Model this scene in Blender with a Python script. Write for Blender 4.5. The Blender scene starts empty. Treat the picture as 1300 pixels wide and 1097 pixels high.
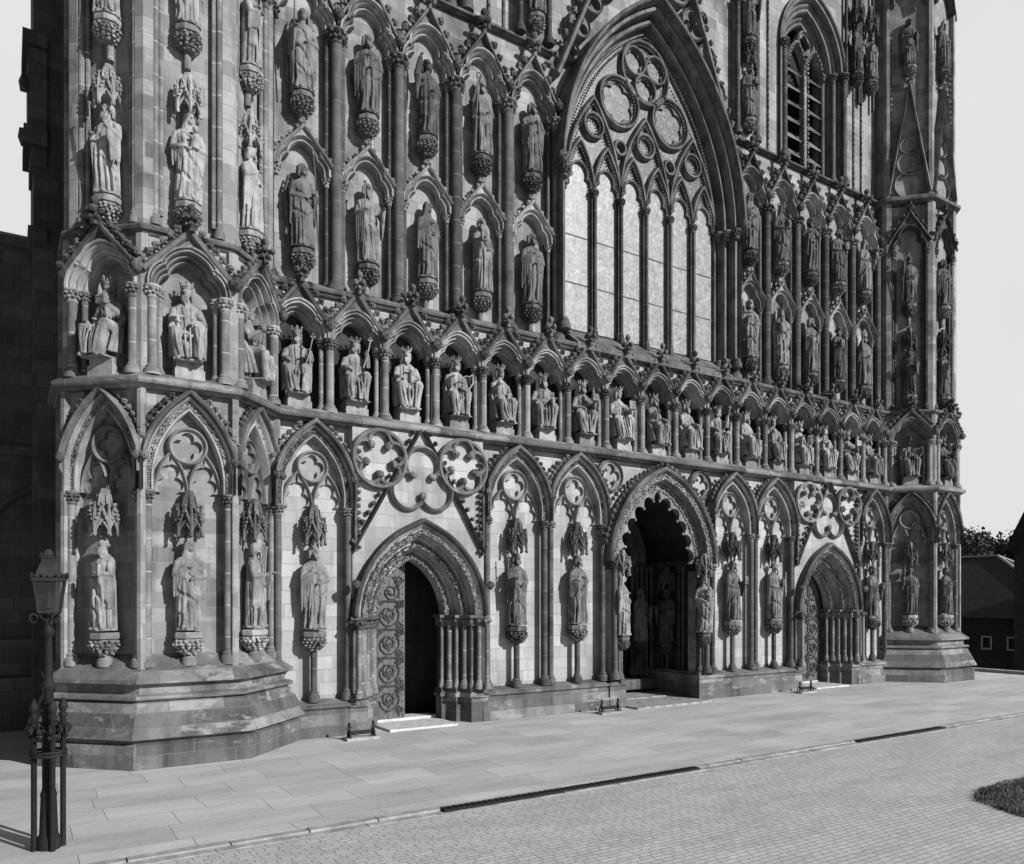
import bpy, bmesh, math, random
from mathutils import Matrix, Vector
random.seed(7)
R = math.radians
pi = math.pi
scene = bpy.context.scene
COL = scene.collection

# ------------------------------------------------------------------ camera
TH = math.atan(1.55)                      # angle between the view axis and the facade
cam = bpy.data.cameras.new('camera'); co = bpy.data.objects.new('camera', cam); COL.objects.link(co)
co.location = (0, 0, 3.0); co.rotation_euler = (R(90), 0, TH - R(90))
cam.sensor_width = 36; cam.lens = 36 * 1000 / 1300; cam.shift_y = (758 - 548.5) / 1300
cam.clip_end = 2000; cam.clip_start = .05
scene.camera = co

# ------------------------------------------------------------------ light (black and white photograph: grey sky and sun)
ADDED_CLOUD = 11.2
SX, SY, SEL = .42, -.907, R(26)
w = bpy.data.worlds.new('World'); scene.world = w; w.use_nodes = True
nt = w.node_tree; bg = nt.nodes['Background']
sky = nt.nodes.new('ShaderNodeTexSky'); sky.sky_type = 'NISHITA'; sky.sun_disc = False
sky.sun_elevation = SEL; sky.sun_rotation = math.atan2(SX, SY)
sky.air_density = .8; sky.dust_density = .6
bw = nt.nodes.new('ShaderNodeRGBToBW'); nt.links.new(sky.outputs[0], bw.inputs[0])
# added bright cloud over the north-east half, to whiten the visible sky; rest clear
def wn(t, **k):
    x = nt.nodes.new(t)
    for a, b in k.items(): setattr(x, a, b)
    return x
wtc = wn('ShaderNodeTexCoord'); dotn = wn('ShaderNodeVectorMath', operation='DOT_PRODUCT'); nt.links.new(wtc.outputs['Generated'], dotn.inputs[0]); dotn.inputs[1].default_value = (.62, .74, .0)
cn = wn('ShaderNodeTexNoise'); cn.inputs['Scale'].default_value = 2.2; cn.inputs['Detail'].default_value = 5; nt.links.new(wtc.outputs['Generated'], cn.inputs['Vector'])
ca = wn('ShaderNodeMath', operation='MULTIPLY_ADD'); nt.links.new(cn.outputs[0], ca.inputs[0]); ca.inputs[1].default_value = .25; nt.links.new(dotn.outputs['Value'], ca.inputs[2])
cr = wn('ShaderNodeMapRange', interpolation_type='SMOOTHSTEP'); nt.links.new(ca.outputs[0], cr.inputs[0]); cr.inputs[1].default_value = .1; cr.inputs[2].default_value = .55
cb = wn('ShaderNodeMath', operation='MULTIPLY_ADD'); nt.links.new(cn.outputs[0], cb.inputs[0]); cb.inputs[1].default_value = 4.5; cb.inputs[2].default_value = ADDED_CLOUD
mxw = wn('ShaderNodeMix'); nt.links.new(cr.outputs[0], mxw.inputs[0]); nt.links.new(bw.outputs[0], mxw.inputs[2]); nt.links.new(cb.outputs[0], mxw.inputs[3])
nt.links.new(mxw.outputs[0], bg.inputs[0])
bg.inputs[1].default_value = .05
sl = bpy.data.lights.new('sun', 'SUN'); sl.energy = 5.0; sl.angle = R(.5); sl.color = (1, 1, 1)
so = bpy.data.objects.new('sun', sl); COL.objects.link(so)
d = Vector((SX * math.cos(SEL), SY * math.cos(SEL), math.sin(SEL)))
so.rotation_euler = d.to_track_quat('Z', 'Y').to_euler(); so.location = (10, -20, 40)
scene.view_settings.view_transform = 'Standard'; scene.view_settings.look = 'None'
scene.view_settings.exposure = .2; scene.view_settings.gamma = 1

# ------------------------------------------------------------------ materials
def new_mat(name):
    m = bpy.data.materials.new(name); m.use_nodes = True
    n = m.node_tree.nodes; b = n['Principled BSDF']
    b.inputs['Roughness'].default_value = .85
    b.inputs['Specular IOR Level'].default_value = .25
    return m, n, m.node_tree.links, b
def math_(n, l, op, a, b=None, c=None):
    x = n.new('ShaderNodeMath'); x.operation = op
    for i, v in enumerate((a, b, c)):
        if v is None: continue
        if isinstance(v, (int, float)): x.inputs[i].default_value = v
        else: l.new(v, x.inputs[i])
    return x.outputs[0]
def noise(n, l, vec, scale, detail=4, rough=.55):
    x = n.new('ShaderNodeTexNoise'); x.inputs['Scale'].default_value = scale
    x.inputs['Detail'].default_value = detail; x.inputs['Roughness'].default_value = rough
    if vec is not None: l.new(vec, x.inputs['Vector'])
    return x.outputs['Fac']
def ramp(n, l, fac, pts):
    x = n.new('ShaderNodeValToRGB'); e = x.color_ramp.elements
    while len(e) > 1: e.remove(e[-1])
    e[0].position = pts[0][0]; e[0].color = (pts[0][1],) * 3 + (1,)
    for p, v in pts[1:]:
        q = e.new(p); q.color = (v, v, v, 1)
    l.new(fac, x.inputs[0]); return x.outputs[0]
def bump(n, l, h, b, strength=.4, dist=.02):
    x = n.new('ShaderNodeBump'); x.inputs['Strength'].default_value = strength; x.inputs['Distance'].default_value = dist
    l.new(h, x.inputs['Height']); l.new(x.outputs[0], b.inputs['Normal'])
def mapping(n, l, vec, scale=(1, 1, 1), rot=(0, 0, 0), loc=(0, 0, 0)):
    x = n.new('ShaderNodeMapping'); x.inputs['Scale'].default_value = scale; x.inputs['Rotation'].default_value = rot
    x.inputs['Location'].default_value = loc
    l.new(vec, x.inputs[0]); return x.outputs[0]

def ashlar(name, lo, hi, mortar, bwid=.62, bh=.3, soot=.35, patch=.0, msize=.008, swap=True, streak=True, rough_b=.5):
    m, n, l, b = new_mat(name)
    tc = n.new('ShaderNodeTexCoord').outputs['Object']
    geo = n.new('ShaderNodeNewGeometry').outputs['Position']
    if swap:
        s = n.new('ShaderNodeSeparateXYZ'); l.new(tc, s.inputs[0])
        c = n.new('ShaderNodeCombineXYZ'); l.new(s.outputs[0], c.inputs[0]); l.new(s.outputs[2], c.inputs[1])
        v = c.outputs[0]
    else: v = tc
    wob = n.new('ShaderNodeTexNoise'); wob.inputs['Scale'].default_value = .45; wob.inputs['Detail'].default_value = 1
    l.new(v, wob.inputs['Vector'])
    br = n.new('ShaderNodeTexBrick'); l.new(v, br.inputs['Vector'])
    br.inputs['Scale'].default_value = 1; br.inputs['Brick Width'].default_value = bwid; br.inputs['Row Height'].default_value = bh
    br.inputs['Mortar Size'].default_value = msize; br.inputs['Mortar Smooth'].default_value = .3
    br.inputs['Color1'].default_value = (0, 0, 0, 1); br.inputs['Color2'].default_value = (1, 1, 1, 1); br.inputs['Mortar'].default_value = (.5, .5, .5, 1)
    br.offset = .43; br.squash = 1.35; br.squash_frequency = 3
    big = noise(n, l, geo, .55, 5, .6)
    st = mapping(n, l, geo, (2.2, 2.2, .22)); stv = noise(n, l, st, 1.3, 6, .65)
    fine = noise(n, l, geo, 14, 5, .7)
    fac = math_(n, l, 'MULTIPLY_ADD', br.outputs['Color'], .55, math_(n, l, 'MULTIPLY', fine, .45))
    base = ramp(n, l, fac, [(0, lo), (.5, (lo + hi) / 2), (1, hi)])
    sootf = ramp(n, l, math_(n, l, 'ADD', math_(n, l, 'MULTIPLY', big, .5), math_(n, l, 'MULTIPLY', stv, .5)), [(.38, 1 - soot), (.55, 1)])
    mul = n.new('ShaderNodeMix'); mul.data_type = 'RGBA'; mul.blend_type = 'MULTIPLY'; mul.inputs[0].default_value = 1
    l.new(base, mul.inputs[6]); l.new(sootf, mul.inputs[7])
    if patch:
        pz = ramp(n, l, math_(n, l, 'MULTIPLY_ADD', noise(n, l, mapping(n, l, geo, (1, 1, 2.2)), 1.7, 7, .72), .8, math_(n, l, 'MULTIPLY', br.outputs['Color'], .12)), [(.49, 0), (.56, patch)])
        pm = n.new('ShaderNodeMix'); pm.data_type = 'RGBA'; l.new(pz, pm.inputs[0]); l.new(mul.outputs[2], pm.inputs[6]); pm.inputs[7].default_value = (hi * 1.25,) * 3 + (1,); mul = pm
    mm = n.new('ShaderNodeMix'); mm.data_type = 'RGBA'
    l.new(br.outputs['Fac'], mm.inputs[0]); l.new(mul.outputs[2], mm.inputs[6]); mm.inputs[7].default_value = (mortar,) * 3 + (1,)
    l.new(mm.outputs[2], b.inputs['Base Color'])
    h = math_(n, l, 'SUBTRACT', math_(n, l, 'MULTIPLY', fine, .5), math_(n, l, 'MULTIPLY', br.outputs['Fac'], .8))
    h = math_(n, l, 'ADD', h, math_(n, l, 'MULTIPLY', br.outputs['Color'], .25))
    bump(n, l, h, b, rough_b, .02)
    return m

def stone(name, lo, hi, scale=3.0, soot=.5, rings=0, fine_b=.35, rough=.85):
    m, n, l, b = new_mat(name)
    b.inputs['Roughness'].default_value = rough
    geo = n.new('ShaderNodeNewGeometry').outputs['Position']
    oi = n.new('ShaderNodeObjectInfo').outputs['Random']
    a = noise(n, l, geo, scale, 6, .65); f = noise(n, l, geo, 38, 4, .7)
    stv = noise(n, l, mapping(n, l, geo, (5, 5, .7)), 1.0, 5, .65)
    fac = math_(n, l, 'MULTIPLY_ADD', a, .5, math_(n, l, 'MULTIPLY', f, .2))
    fac = math_(n, l, 'MULTIPLY_ADD', stv, .35, fac)
    fac = math_(n, l, 'MULTIPLY_ADD', oi, .14, math_(n, l, 'SUBTRACT', fac, .07))
    c = ramp(n, l, fac, [(.32, lo * (1 - soot)), (.48, lo), (.62, hi), (.8, hi * 1.15)])
    if rings:
        tc = n.new('ShaderNodeTexCoord').outputs['Object']
        s = n.new('ShaderNodeSeparateXYZ'); l.new(tc, s.inputs[0])
        fr = math_(n, l, 'FRACT', math_(n, l, 'DIVIDE', math_(n, l, 'ADD', s.outputs[2], math_(n, l, 'MULTIPLY', oi, .4)), rings))
        k = math_(n, l, 'LESS_THAN', fr, .035)
        mm = n.new('ShaderNodeMix'); mm.data_type = 'RGBA'; l.new(k, mm.inputs[0]); l.new(c, mm.inputs[6]); mm.inputs[7].default_value = (hi * 1.35,) * 3 + (1,)
        c = mm.outputs[2]
    l.new(c, b.inputs['Base Color'])
    bump(n, l, math_(n, l, 'ADD', math_(n, l, 'MULTIPLY', f, .6), a), b, fine_b, .02)
    return m

M = {}
M['wall'] = ashlar('pale_ashlar', .25, .48, .25, .56, .285, .40)
M['wall_up'] = ashlar('weathered_ashlar', .15, .37, .17, .6, .31, .62, patch=.2)
M['wall_turret'] = ashlar('turret_ashlar', .14, .34, .22, .55, .28, .6, patch=.3)
M['plinth'] = ashlar('plinth_ashlar', .06, .25, .18, .95, .24, .6, patch=.6, msize=.007, rough_b=1.0)
M['wall_dark'] = ashlar('sooty_shaded_ashlar', .025, .055, .03, .6, .3, .5)  # soot on niche backs; shade of porch room and piers put into colour
M['shaft'] = stone('shaft_stone', .05, .105, 2.5, .5, rings=.55)
M['shaft_lt'] = stone('pale_shaft_stone', .12, .24, 2.5, .45, rings=.6)
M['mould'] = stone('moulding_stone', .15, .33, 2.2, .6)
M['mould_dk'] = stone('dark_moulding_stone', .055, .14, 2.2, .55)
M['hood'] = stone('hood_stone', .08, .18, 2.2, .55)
M['tracery'] = stone('tracery_stone', .12, .24, 2.2, .45)
M['carve'] = stone('carved_foliage_stone', .06, .17, 5, .6)
M['carve_lt'] = stone('pale_carved_stone', .16, .32, 5, .55)
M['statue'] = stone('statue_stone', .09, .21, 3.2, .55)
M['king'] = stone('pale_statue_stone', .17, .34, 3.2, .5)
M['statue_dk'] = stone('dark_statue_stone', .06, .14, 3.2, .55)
M['step'] = stone('whitened_step', .40, .56, 6, .3)
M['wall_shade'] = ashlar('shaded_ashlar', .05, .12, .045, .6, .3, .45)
M['porch_dark'] = stone('porch_shade_stone', .03, .065, 3.2, .5)  # darker copy of the statue and carved stone, porch shade put into colour
M['iron'] = stone('black_iron', .010, .018, 8, .3, rough=.7)
M['roof'] = stone('roof_slate', .018, .03, 4, .3)
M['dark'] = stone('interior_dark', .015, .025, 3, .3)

def glass_mat(name, lo, mid, hi):
    m, n, l, b = new_mat(name)
    b.inputs['Roughness'].default_value = .35
    tc = n.new('ShaderNodeTexCoord').outputs['Object']
    s = n.new('ShaderNodeSeparateXYZ'); l.new(tc, s.inputs[0])
    c = n.new('ShaderNodeCombineXYZ'); l.new(s.outputs[0], c.inputs[0]); l.new(s.outputs[2], c.inputs[1])
    vo = n.new('ShaderNodeTexVoronoi'); vo.inputs['Scale'].default_value = 13; l.new(c.outputs[0], vo.inputs['Vector'])
    vd = n.new('ShaderNodeTexVoronoi'); vd.feature = 'DISTANCE_TO_EDGE'; vd.inputs['Scale'].default_value = 13; l.new(c.outputs[0], vd.inputs['Vector'])
    nz = noise(n, l, c.outputs[0], 3.5, 5, .7)
    bwn = n.new('ShaderNodeRGBToBW'); l.new(vo.outputs['Color'], bwn.inputs[0])
    f = math_(n, l, 'MULTIPLY_ADD', bwn.outputs[0], .35, math_(n, l, 'MULTIPLY', nz, .75))
    col = ramp(n, l, f, [(.25, lo), (.6, mid), (.85, hi)])
    e = math_(n, l, 'LESS_THAN', vd.outputs['Distance'], .07)
    mm = n.new('ShaderNodeMix'); mm.data_type = 'RGBA'; l.new(math_(n, l, 'MULTIPLY', e, .55), mm.inputs[0]); l.new(col, mm.inputs[6]); mm.inputs[7].default_value = (.2, .2, .2, 1)
    l.new(mm.outputs[2], b.inputs['Base Color'])
    bump(n, l, bwn.outputs[0], b, .25, .01)
    return m
M['glass'] = glass_mat('leaded_glass', .09, .27, .44)
M['glass_tr'] = glass_mat('old_leaded_glass', .01, .06, .30)
def door_mat():
    m, n, l, b = new_mat('oak_boards')
    tc = n.new('ShaderNodeTexCoord').outputs['Object']
    a = noise(n, l, mapping(n, l, tc, (9, 9, .8)), 2, 5, .6)
    s = n.new('ShaderNodeSeparateXYZ'); l.new(tc, s.inputs[0])
    k = math_(n, l, 'LESS_THAN', math_(n, l, 'FRACT', math_(n, l, 'DIVIDE', s.outputs[0], .14)), .07)
    c = ramp(n, l, a, [(.3, .07), (.7, .14)])
    mm = n.new('ShaderNodeMix'); mm.data_type = 'RGBA'; l.new(k, mm.inputs[0]); l.new(c, mm.inputs[6]); mm.inputs[7].default_value = (.03, .03, .03, 1)
    l.new(mm.outputs[2], b.inputs['Base Color']); b.inputs['Roughness'].default_value = .6
    return m
M['door'] = door_mat()
M['scroll'] = stone('dull_iron', .045, .075, 8, .3, rough=.5)

# ------------------------------------------------------------------ mesh builder
def ico(sub):
    bm = bmesh.new(); bmesh.ops.create_icosphere(bm, subdivisions=sub, radius=1)
    v = [tuple(x.co) for x in bm.verts]; f = [tuple(x.index for x in y.verts) for y in bm.faces]
    bm.free(); return v, f
ICO = {1: ico(1), 2: ico(2), 3: ico(3)}
class MB:
    def __init__(s): s.v = []; s.f = []
    def add(s, vs, fs):
        o = len(s.v); s.v += [tuple(p) for p in vs]; s.f += [tuple(i + o for i in q) for q in fs]
    def box(s, x0, x1, y0, y1, z0, z1):
        s.add([(x0, y0, z0), (x1, y0, z0), (x1, y1, z0), (x0, y1, z0), (x0, y0, z1), (x1, y0, z1), (x1, y1, z1), (x0, y1, z1)],
              [(0, 3, 2, 1), (4, 5, 6, 7), (0, 1, 5, 4), (1, 2, 6, 5), (2, 3, 7, 6), (3, 0, 4, 7)])
    def vprism(s, poly, z0, z1, poly1=None):
        n = len(poly); p1 = poly1 or poly
        s.add([(x, y, z0) for x, y in poly] + [(x, y, z1) for x, y in p1],
              [tuple(range(n))[::-1], tuple(range(n, 2 * n))] + [(i, (i + 1) % n, (i + 1) % n + n, i + n) for i in range(n)])
    def prism(s, poly, y0, y1):             # outline in x,z
        n = len(poly)
        s.add([(x, y0, z) for x, z in poly] + [(x, y1, z) for x, z in poly],
              [tuple(range(n)), tuple(range(n, 2 * n))[::-1]] + [((i + 1) % n, i, i + n, (i + 1) % n + n) for i in range(n)])
    def lathe(s, prof, c=(0, 0), n=12, a0=0):
        k = len(prof); vs = []
        for r, z in prof:
            for i in range(n):
                a = a0 + 2 * pi * i / n; vs.append((c[0] + r * math.cos(a), c[1] + r * math.sin(a), z))
        fs = [(j * n + i, j * n + (i + 1) % n, (j + 1) * n + (i + 1) % n, (j + 1) * n + i) for j in range(k - 1) for i in range(n)]
        fs += [tuple(range(n))[::-1], tuple(range((k - 1) * n, k * n))]
        s.add(vs, fs)
    def tube(s, pts, rad, n=8, flat=1.0, cap=True):
        pts = [Vector(p) for p in pts]
        if isinstance(rad, (int, float)): rad = [rad] * len(pts)
        vs = []; ref = None
        for i, p in enumerate(pts):
            t = (pts[min(i + 1, len(pts) - 1)] - pts[max(i - 1, 0)]).normalized()
            if ref is None: ref = Vector((0, 0, 1)) if abs(t.z) < .9 else Vector((0, 1, 0))
            a = t.cross(ref)
            if a.length < 1e-4: a = t.cross(Vector((1, 0, 0)))
            a.normalize(); b = a.cross(t).normalized(); ref = b
            for k in range(n):
                q = 2 * pi * k / n
                vs.append(p + a * (math.cos(q) * rad[i]) + b * (math.sin(q) * rad[i] * flat))
        m = len(pts)
        fs = [(j * n + i, j * n + (i + 1) % n, (j + 1) * n + (i + 1) % n, (j + 1) * n + i) for j in range(m - 1) for i in range(n)]
        if cap: fs += [tuple(range(n))[::-1], tuple(range((m - 1) * n, m * n))]
        s.add(vs, fs)
    def blob(s, c, r, sub=1, jit=.0, rot=None):
        if isinstance(r, (int, float)): r = (r, r, r)
        V, F = ICO[sub]
        rm = rot if rot is not None else Matrix.Rotation(random.random() * 6, 3, Vector((random.random(), random.random(), random.random() + .1)).normalized())
        vs = []
        for p in V:
            q = rm @ Vector(p) if rot is None else Vector(p)
            k = 1 + random.uniform(-jit, jit)
            q = Vector((q.x * r[0] * k, q.y * r[1] * k, q.z * r[2] * k))
            if rot is not None: q = rm @ q
            vs.append((c[0] + q.x, c[1] + q.y, c[2] + q.z))
        s.add(vs, F)
    def sweep(s, path, prof, closed=False, pclosed=False, cap=True, lim=2.0):   # path x,z ; profile (n outward, y)
        P = [Vector(p) for p in path]; n = len(P); vs = []
        for i in range(n):
            if closed: a, b = P[i] - P[i - 1], P[(i + 1) % n] - P[i]
            else:
                a = P[i] - P[i - 1] if i else P[1] - P[0]
                b = P[i + 1] - P[i] if i < n - 1 else P[-1] - P[-2]
            a = a.normalized(); b = b.normalized()
            na = Vector((-a.y, a.x)); nb = Vector((-b.y, b.x)); nn = na + nb
            if nn.length < 1e-3: nn = na
            nn.normalize(); k = min(lim, 1 / max(.2, nn.dot(na)))
            for o, y in prof: vs.append((P[i].x + nn.x * o * k, y, P[i].y + nn.y * o * k))
        m = len(prof); fs = []
        for i in range(n if closed else n - 1):
            for j in range(m if pclosed else m - 1):
                fs.append((i * m + j, i * m + (j + 1) % m, ((i + 1) % n) * m + (j + 1) % m, ((i + 1) % n) * m + j))
        if pclosed and not closed and cap: fs += [tuple(range(m)), tuple(range((n - 1) * m, n * m))[::-1]]
        s.add(vs, fs)
    def band(s, A, B, y0, y1, closed=False):     # plate between two polylines (x,z) of equal length
        n = len(A)
        vs = [(a[0], y0, a[1]) for a in A] + [(b[0], y0, b[1]) for b in B] + [(a[0], y1, a[1]) for a in A] + [(b[0], y1, b[1]) for b in B]
        fs = []
        for i in range(n if closed else n - 1):
            j = (i + 1) % n
            fs += [(i, j, n + j, n + i), (2 * n + j, 2 * n + i, 3 * n + i, 3 * n + j), (j, i, 2 * n + i, 2 * n + j), (n + i, n + j, 3 * n + j, 3 * n + i)]
        s.add(vs, fs)
    def mesh(s, name, mat, sharp=38):
        me = bpy.data.meshes.new(name); me.from_pydata(s.v, [], s.f)
        bm = bmesh.new(); bm.from_mesh(me); bmesh.ops.recalc_face_normals(bm, faces=bm.faces); bm.to_mesh(me); bm.free()
        me.materials.append(mat)
        if sharp:
            me.polygons.foreach_set('use_smooth', [True] * len(me.polygons)); me.set_sharp_from_angle(angle=R(sharp))
        me.update(); return me
    def build(s, name, mat, parent=None, loc=(0, 0, 0), rot=0, sharp=38):
        return link(name, s.mesh(name, mat, sharp), parent, loc, rot)
def link(name, me, parent=None, loc=(0, 0, 0), rot=0):
    o = bpy.data.objects.new(name, me); COL.objects.link(o); o.parent = parent
    o.location = loc; o.rotation_euler = (0, 0, rot); return o
def copy_tree(o, parent=None):
    c = o.copy(); COL.objects.link(c)
    if parent is not None: c.parent = parent
    for ch in KIDS.get(o.name, []): copy_tree(ch, c)
    KIDS.setdefault(c.name, [])
    if o.parent is not None or parent is not None: KIDS.setdefault((parent or o.parent).name, []).append(c)
    return c
KIDS = {}
def sub(mb, name, mat, parent, loc=(0, 0, 0), rot=0, sharp=38):
    o = mb.build(name, mat, parent, loc, rot, sharp); KIDS.setdefault(parent.name, []).append(o); return o
def subcopy(o, parent, loc):
    c = o.copy(); COL.objects.link(c); c.parent = parent; c.location = loc
    KIDS.setdefault(parent.name, []).append(c); return c
def tag(o, label=None, cat=None, group=None, kind=None):
    if label: o['label'] = label
    if cat: o['category'] = cat
    if group: o['group'] = group
    if kind: o['kind'] = kind
    return o
def thing(name, label, cat, loc=(0, 0, 0), rot=0, group=None):
    o = bpy.data.objects.new(name, None); COL.objects.link(o); o.location = loc; o.rotation_euler = (0, 0, rot)
    o.empty_display_size = .2
    return tag(o, label, cat, group)

# ------------------------------------------------------------------ curves
def pointed(wd, zs, za, n=14, cx=0):
    h = za - zs; Rr = (wd * wd + h * h) / (2 * wd); th = math.acos(max(-1, min(1, (Rr - wd) / Rr)))
    L = [(cx + Rr - wd + Rr * math.cos(pi - th * i / n), zs + Rr * math.sin(pi - th * i / n)) for i in range(n + 1)]
    return L + [(2 * cx - x, z) for x, z in L[::-1][1:]]
def stilted(wd, zb, zs, za, n=14): return [(-wd, zb + (zs - zb) * i / 4) for i in range(4)] + pointed(wd, zs, za, n) + [(wd, zb + (zs - zb) * i / 4) for i in (3, 2, 1, 0)]
def circ_int(c0, r0, c1, r1, hi=True):
    dx, dz = c1[0] - c0[0], c1[1] - c0[1]; D = math.hypot(dx, dz); a = (r0 * r0 - r1 * r1 + D * D) / (2 * D)
    h = math.sqrt(max(0, r0 * r0 - a * a)); mx, mz = c0[0] + a * dx / D, c0[1] + a * dz / D
    p = (mx - h * dz / D, mz + h * dx / D); q = (mx + h * dz / D, mz - h * dx / D)
    return p if p[0] < q[0] else q
def trefoil(wd, zs, zt, n=9):
    H = zt - zs
    r2 = .5 * wd; c2 = (-(wd - r2), zs + .12 * H); r1 = .64 * wd; c1 = (0, zt - r1)
    p = circ_int(c2, r2, c1, r1)
    a_end = math.atan2(p[1] - c2[1], p[0] - c2[0])
    if a_end < 0: a_end += 2 * pi
    L = [(-wd, zs)]
    for i in range(n + 1):
        a = pi + (a_end - pi) * i / n; L.append((c2[0] + r2 * math.cos(a), c2[1] + r2 * math.sin(a)))
    b0 = math.atan2(p[1] - c1[1], p[0])
    if b0 < 0: b0 += 2 * pi
    for i in range(1, n + 1):
        a = b0 + (pi / 2 - b0) * i / n
        L.append((r1 * math.cos(a), c1[1] + r1 * math.sin(a) + (.10 * r1) * (i / n) ** 3))
    return L + [(-x, z) for x, z in L[::-1][1:]]
def circle(cx, cz, r, n=40): return [(cx + r * math.cos(-2 * pi * i / n), cz + r * math.sin(-2 * pi * i / n)) for i in range(n)]
def foil(cx, cz, d_, rho, k, n=90, a0=pi / 2):
    out = []
    for i in range(n):
        a = -2 * pi * i / n
        ph = (a - a0) % (2 * pi / k)
        if ph > pi / k: ph -= 2 * pi / k
        r = d_ * math.cos(ph) + math.sqrt(max(0, rho * rho - (d_ * math.sin(ph)) ** 2))
        out.append((cx + r * math.cos(a), cz + r * math.sin(a)))
    return out
def offset(path, o, y=None):
    P = [Vector(p) for p in path]; n = len(P); res = []
    oo = o if callable(o) else (lambda t: o)
    for i in range(n):
        a = (P[i] - P[i - 1]).normalized() if i else (P[1] - P[0]).normalized()
        b = (P[i + 1] - P[i]).normalized() if i < n - 1 else a
        na = Vector((-a.y, a.x)); nb = Vector((-b.y, b.x)); nn = (na + nb)
        nn = nn.normalized() if nn.length > 1e-3 else na
        k = min(1.6, 1 / max(.3, nn.dot(na))); q = oo(i / (n - 1))
        res.append((P[i].x + nn.x * q * k, P[i].y + nn.y * q * k))
    return res
def resample(path, step):
    out = []; carry = 0
    for (x0, z0), (x1, z1) in zip(path, path[1:]):
        L = math.hypot(x1 - x0, z1 - z0); t = carry
        while t < L:
            out.append((x0 + (x1 - x0) * t / L, z0 + (z1 - z0) * t / L, (x1 - x0) / L, (z1 - z0) / L)); t += step
        carry = t - L
    return out
def roll(n0, y0, r, k=6, a0=0, a1=2 * pi): return [(n0 + r * math.cos(a0 + (a1 - a0) * i / k), y0 + r * math.sin(a0 + (a1 - a0) * i / k)) for i in range(k)]

# ------------------------------------------------------------------ carved pieces
def crocket(mb, x, y, z, dx, dz, s):         # curled leaf standing off a rake whose outward normal is dx,dz
    mb.blob((x + dx * s * .35, y, z + dz * s * .35), (s * .35, s * .42, s * .35), 1, .12)
    mb.blob((x + dx * s * .85, y - s * .12, z + dz * s * .85), (s * .5, s * .55, s * .42), 2, .3)
    mb.blob((x + dx * s * .75 - dz * s * .35, y - s * .25, z + dz * s * .75 + dx * s * .35), s * .3, 1, .2)
    mb.blob((x + dx * s * .75 + dz * s * .4, y - s * .2, z + dz * s * .75 - dx * s * .4), s * .3, 1, .2)
def finial(mb, x, y, z, s):
    mb.tube([(x, y, z - s * .4), (x, y, z + s * 1.5)], [s * .3, s * .2], 6)
    for k in range(4):
        a = k * pi / 2 + .4
        mb.blob((x + math.cos(a) * s * .55, y + math.sin(a) * s * .5, z + s * .75), (s * .34, s * .34, s * .3), 1, .2)
        mb.blob((x + math.cos(a + .8) * s * .38, y + math.sin(a + .8) * s * .35, z + s * .2), s * .24, 1, .2)
    mb.blob((x, y, z + s * 1.6), (s * .34, s * .34, s * .42), 2, .12)
def leafband(mb, path, y, wd, step, s, jit=.3):
    for x, z, tx, tz in resample(path, step):
        for k in (-.5, .5):
            o = k * wd * .62 + random.uniform(-.15, .15) * wd
            r = s * random.uniform(.75, 1.2)
            mb.blob((x - tz * o, y + random.uniform(-.25, .2) * s, z + tx * o), (r, r * .8, r * .7), 1, jit)
def capital(mb, c, z0, z1, r, n=12, leaves=10):
    h = z1 - z0
    mb.lathe([(r * .98, z0), (r * 1.18, z0 + .03), (r * 1.02, z0 + .06), (r * 1.1, z0 + h * .55), (r * 1.55, z0 + h * .8), (r * 1.75, z0 + h * .82), (r * 1.75, z1 - .02), (r * 1.5, z1)], c, n)
    for row, (zz, rr) in enumerate(((.42, 1.3), (.68, 1.6))):
        for k in range(leaves):
            a = 2 * pi * (k + .5 * row) / leaves
            mb.blob((c[0] + math.cos(a) * r * rr, c[1] + math.sin(a) * r * rr, z0 + h * zz), (r * .42, r * .42, r * .36), 1, .2)
def base(mb, c, z0, z1, r, n=12):
    h = z1 - z0
    mb.lathe([(r * 1.9, z0), (r * 1.9, z0 + h * .38), (r * 1.75, z0 + h * .42), (r * 1.8, z0 + h * .52), (r * 1.5, z0 + h * .62), (r * 1.32, z0 + h * .68), (r * 1.42, z0 + h * .8), (r * 1.15, z0 + h * .9), (r, z1)], c, n)
def shaft_mesh(r, h, n=12, flute=False):
    mb = MB(); mb.lathe([(r, 0), (r, h)], (0, 0), n); return mb
def bracket(mb, z_top, depth=.30, r=.27, h=.36, y=0):      # polygonal slab on a drum of leaves
    mb.lathe([(r * .34, z_top - h - .04), (r * .45, z_top - h), (r * .6, z_top - h * .85), (r * .8, z_top - h * .6), (r * .84, z_top - .13), (r * 1.0, z_top - .11), (r * 1.0, z_top - .03), (r * .94, z_top)], (0, y), 8, pi / 8)
    for row, (zz, rr, m_) in enumerate(((.16, .9, 16), (.38, .92, 16), (.6, .82, 14), (.8, .66, 11), (.98, .48, 8))):
        for k in range(m_):
            a = 2 * pi * (k + .5 * row) / m_ + random.uniform(-.08, .08)
            q = random.uniform(.12, .19) * r
            mb.blob((math.cos(a) * r * rr, y + math.sin(a) * r * rr, z_top - .13 - h * zz * .72), (q, q, q * .85), 1, .35)
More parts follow.
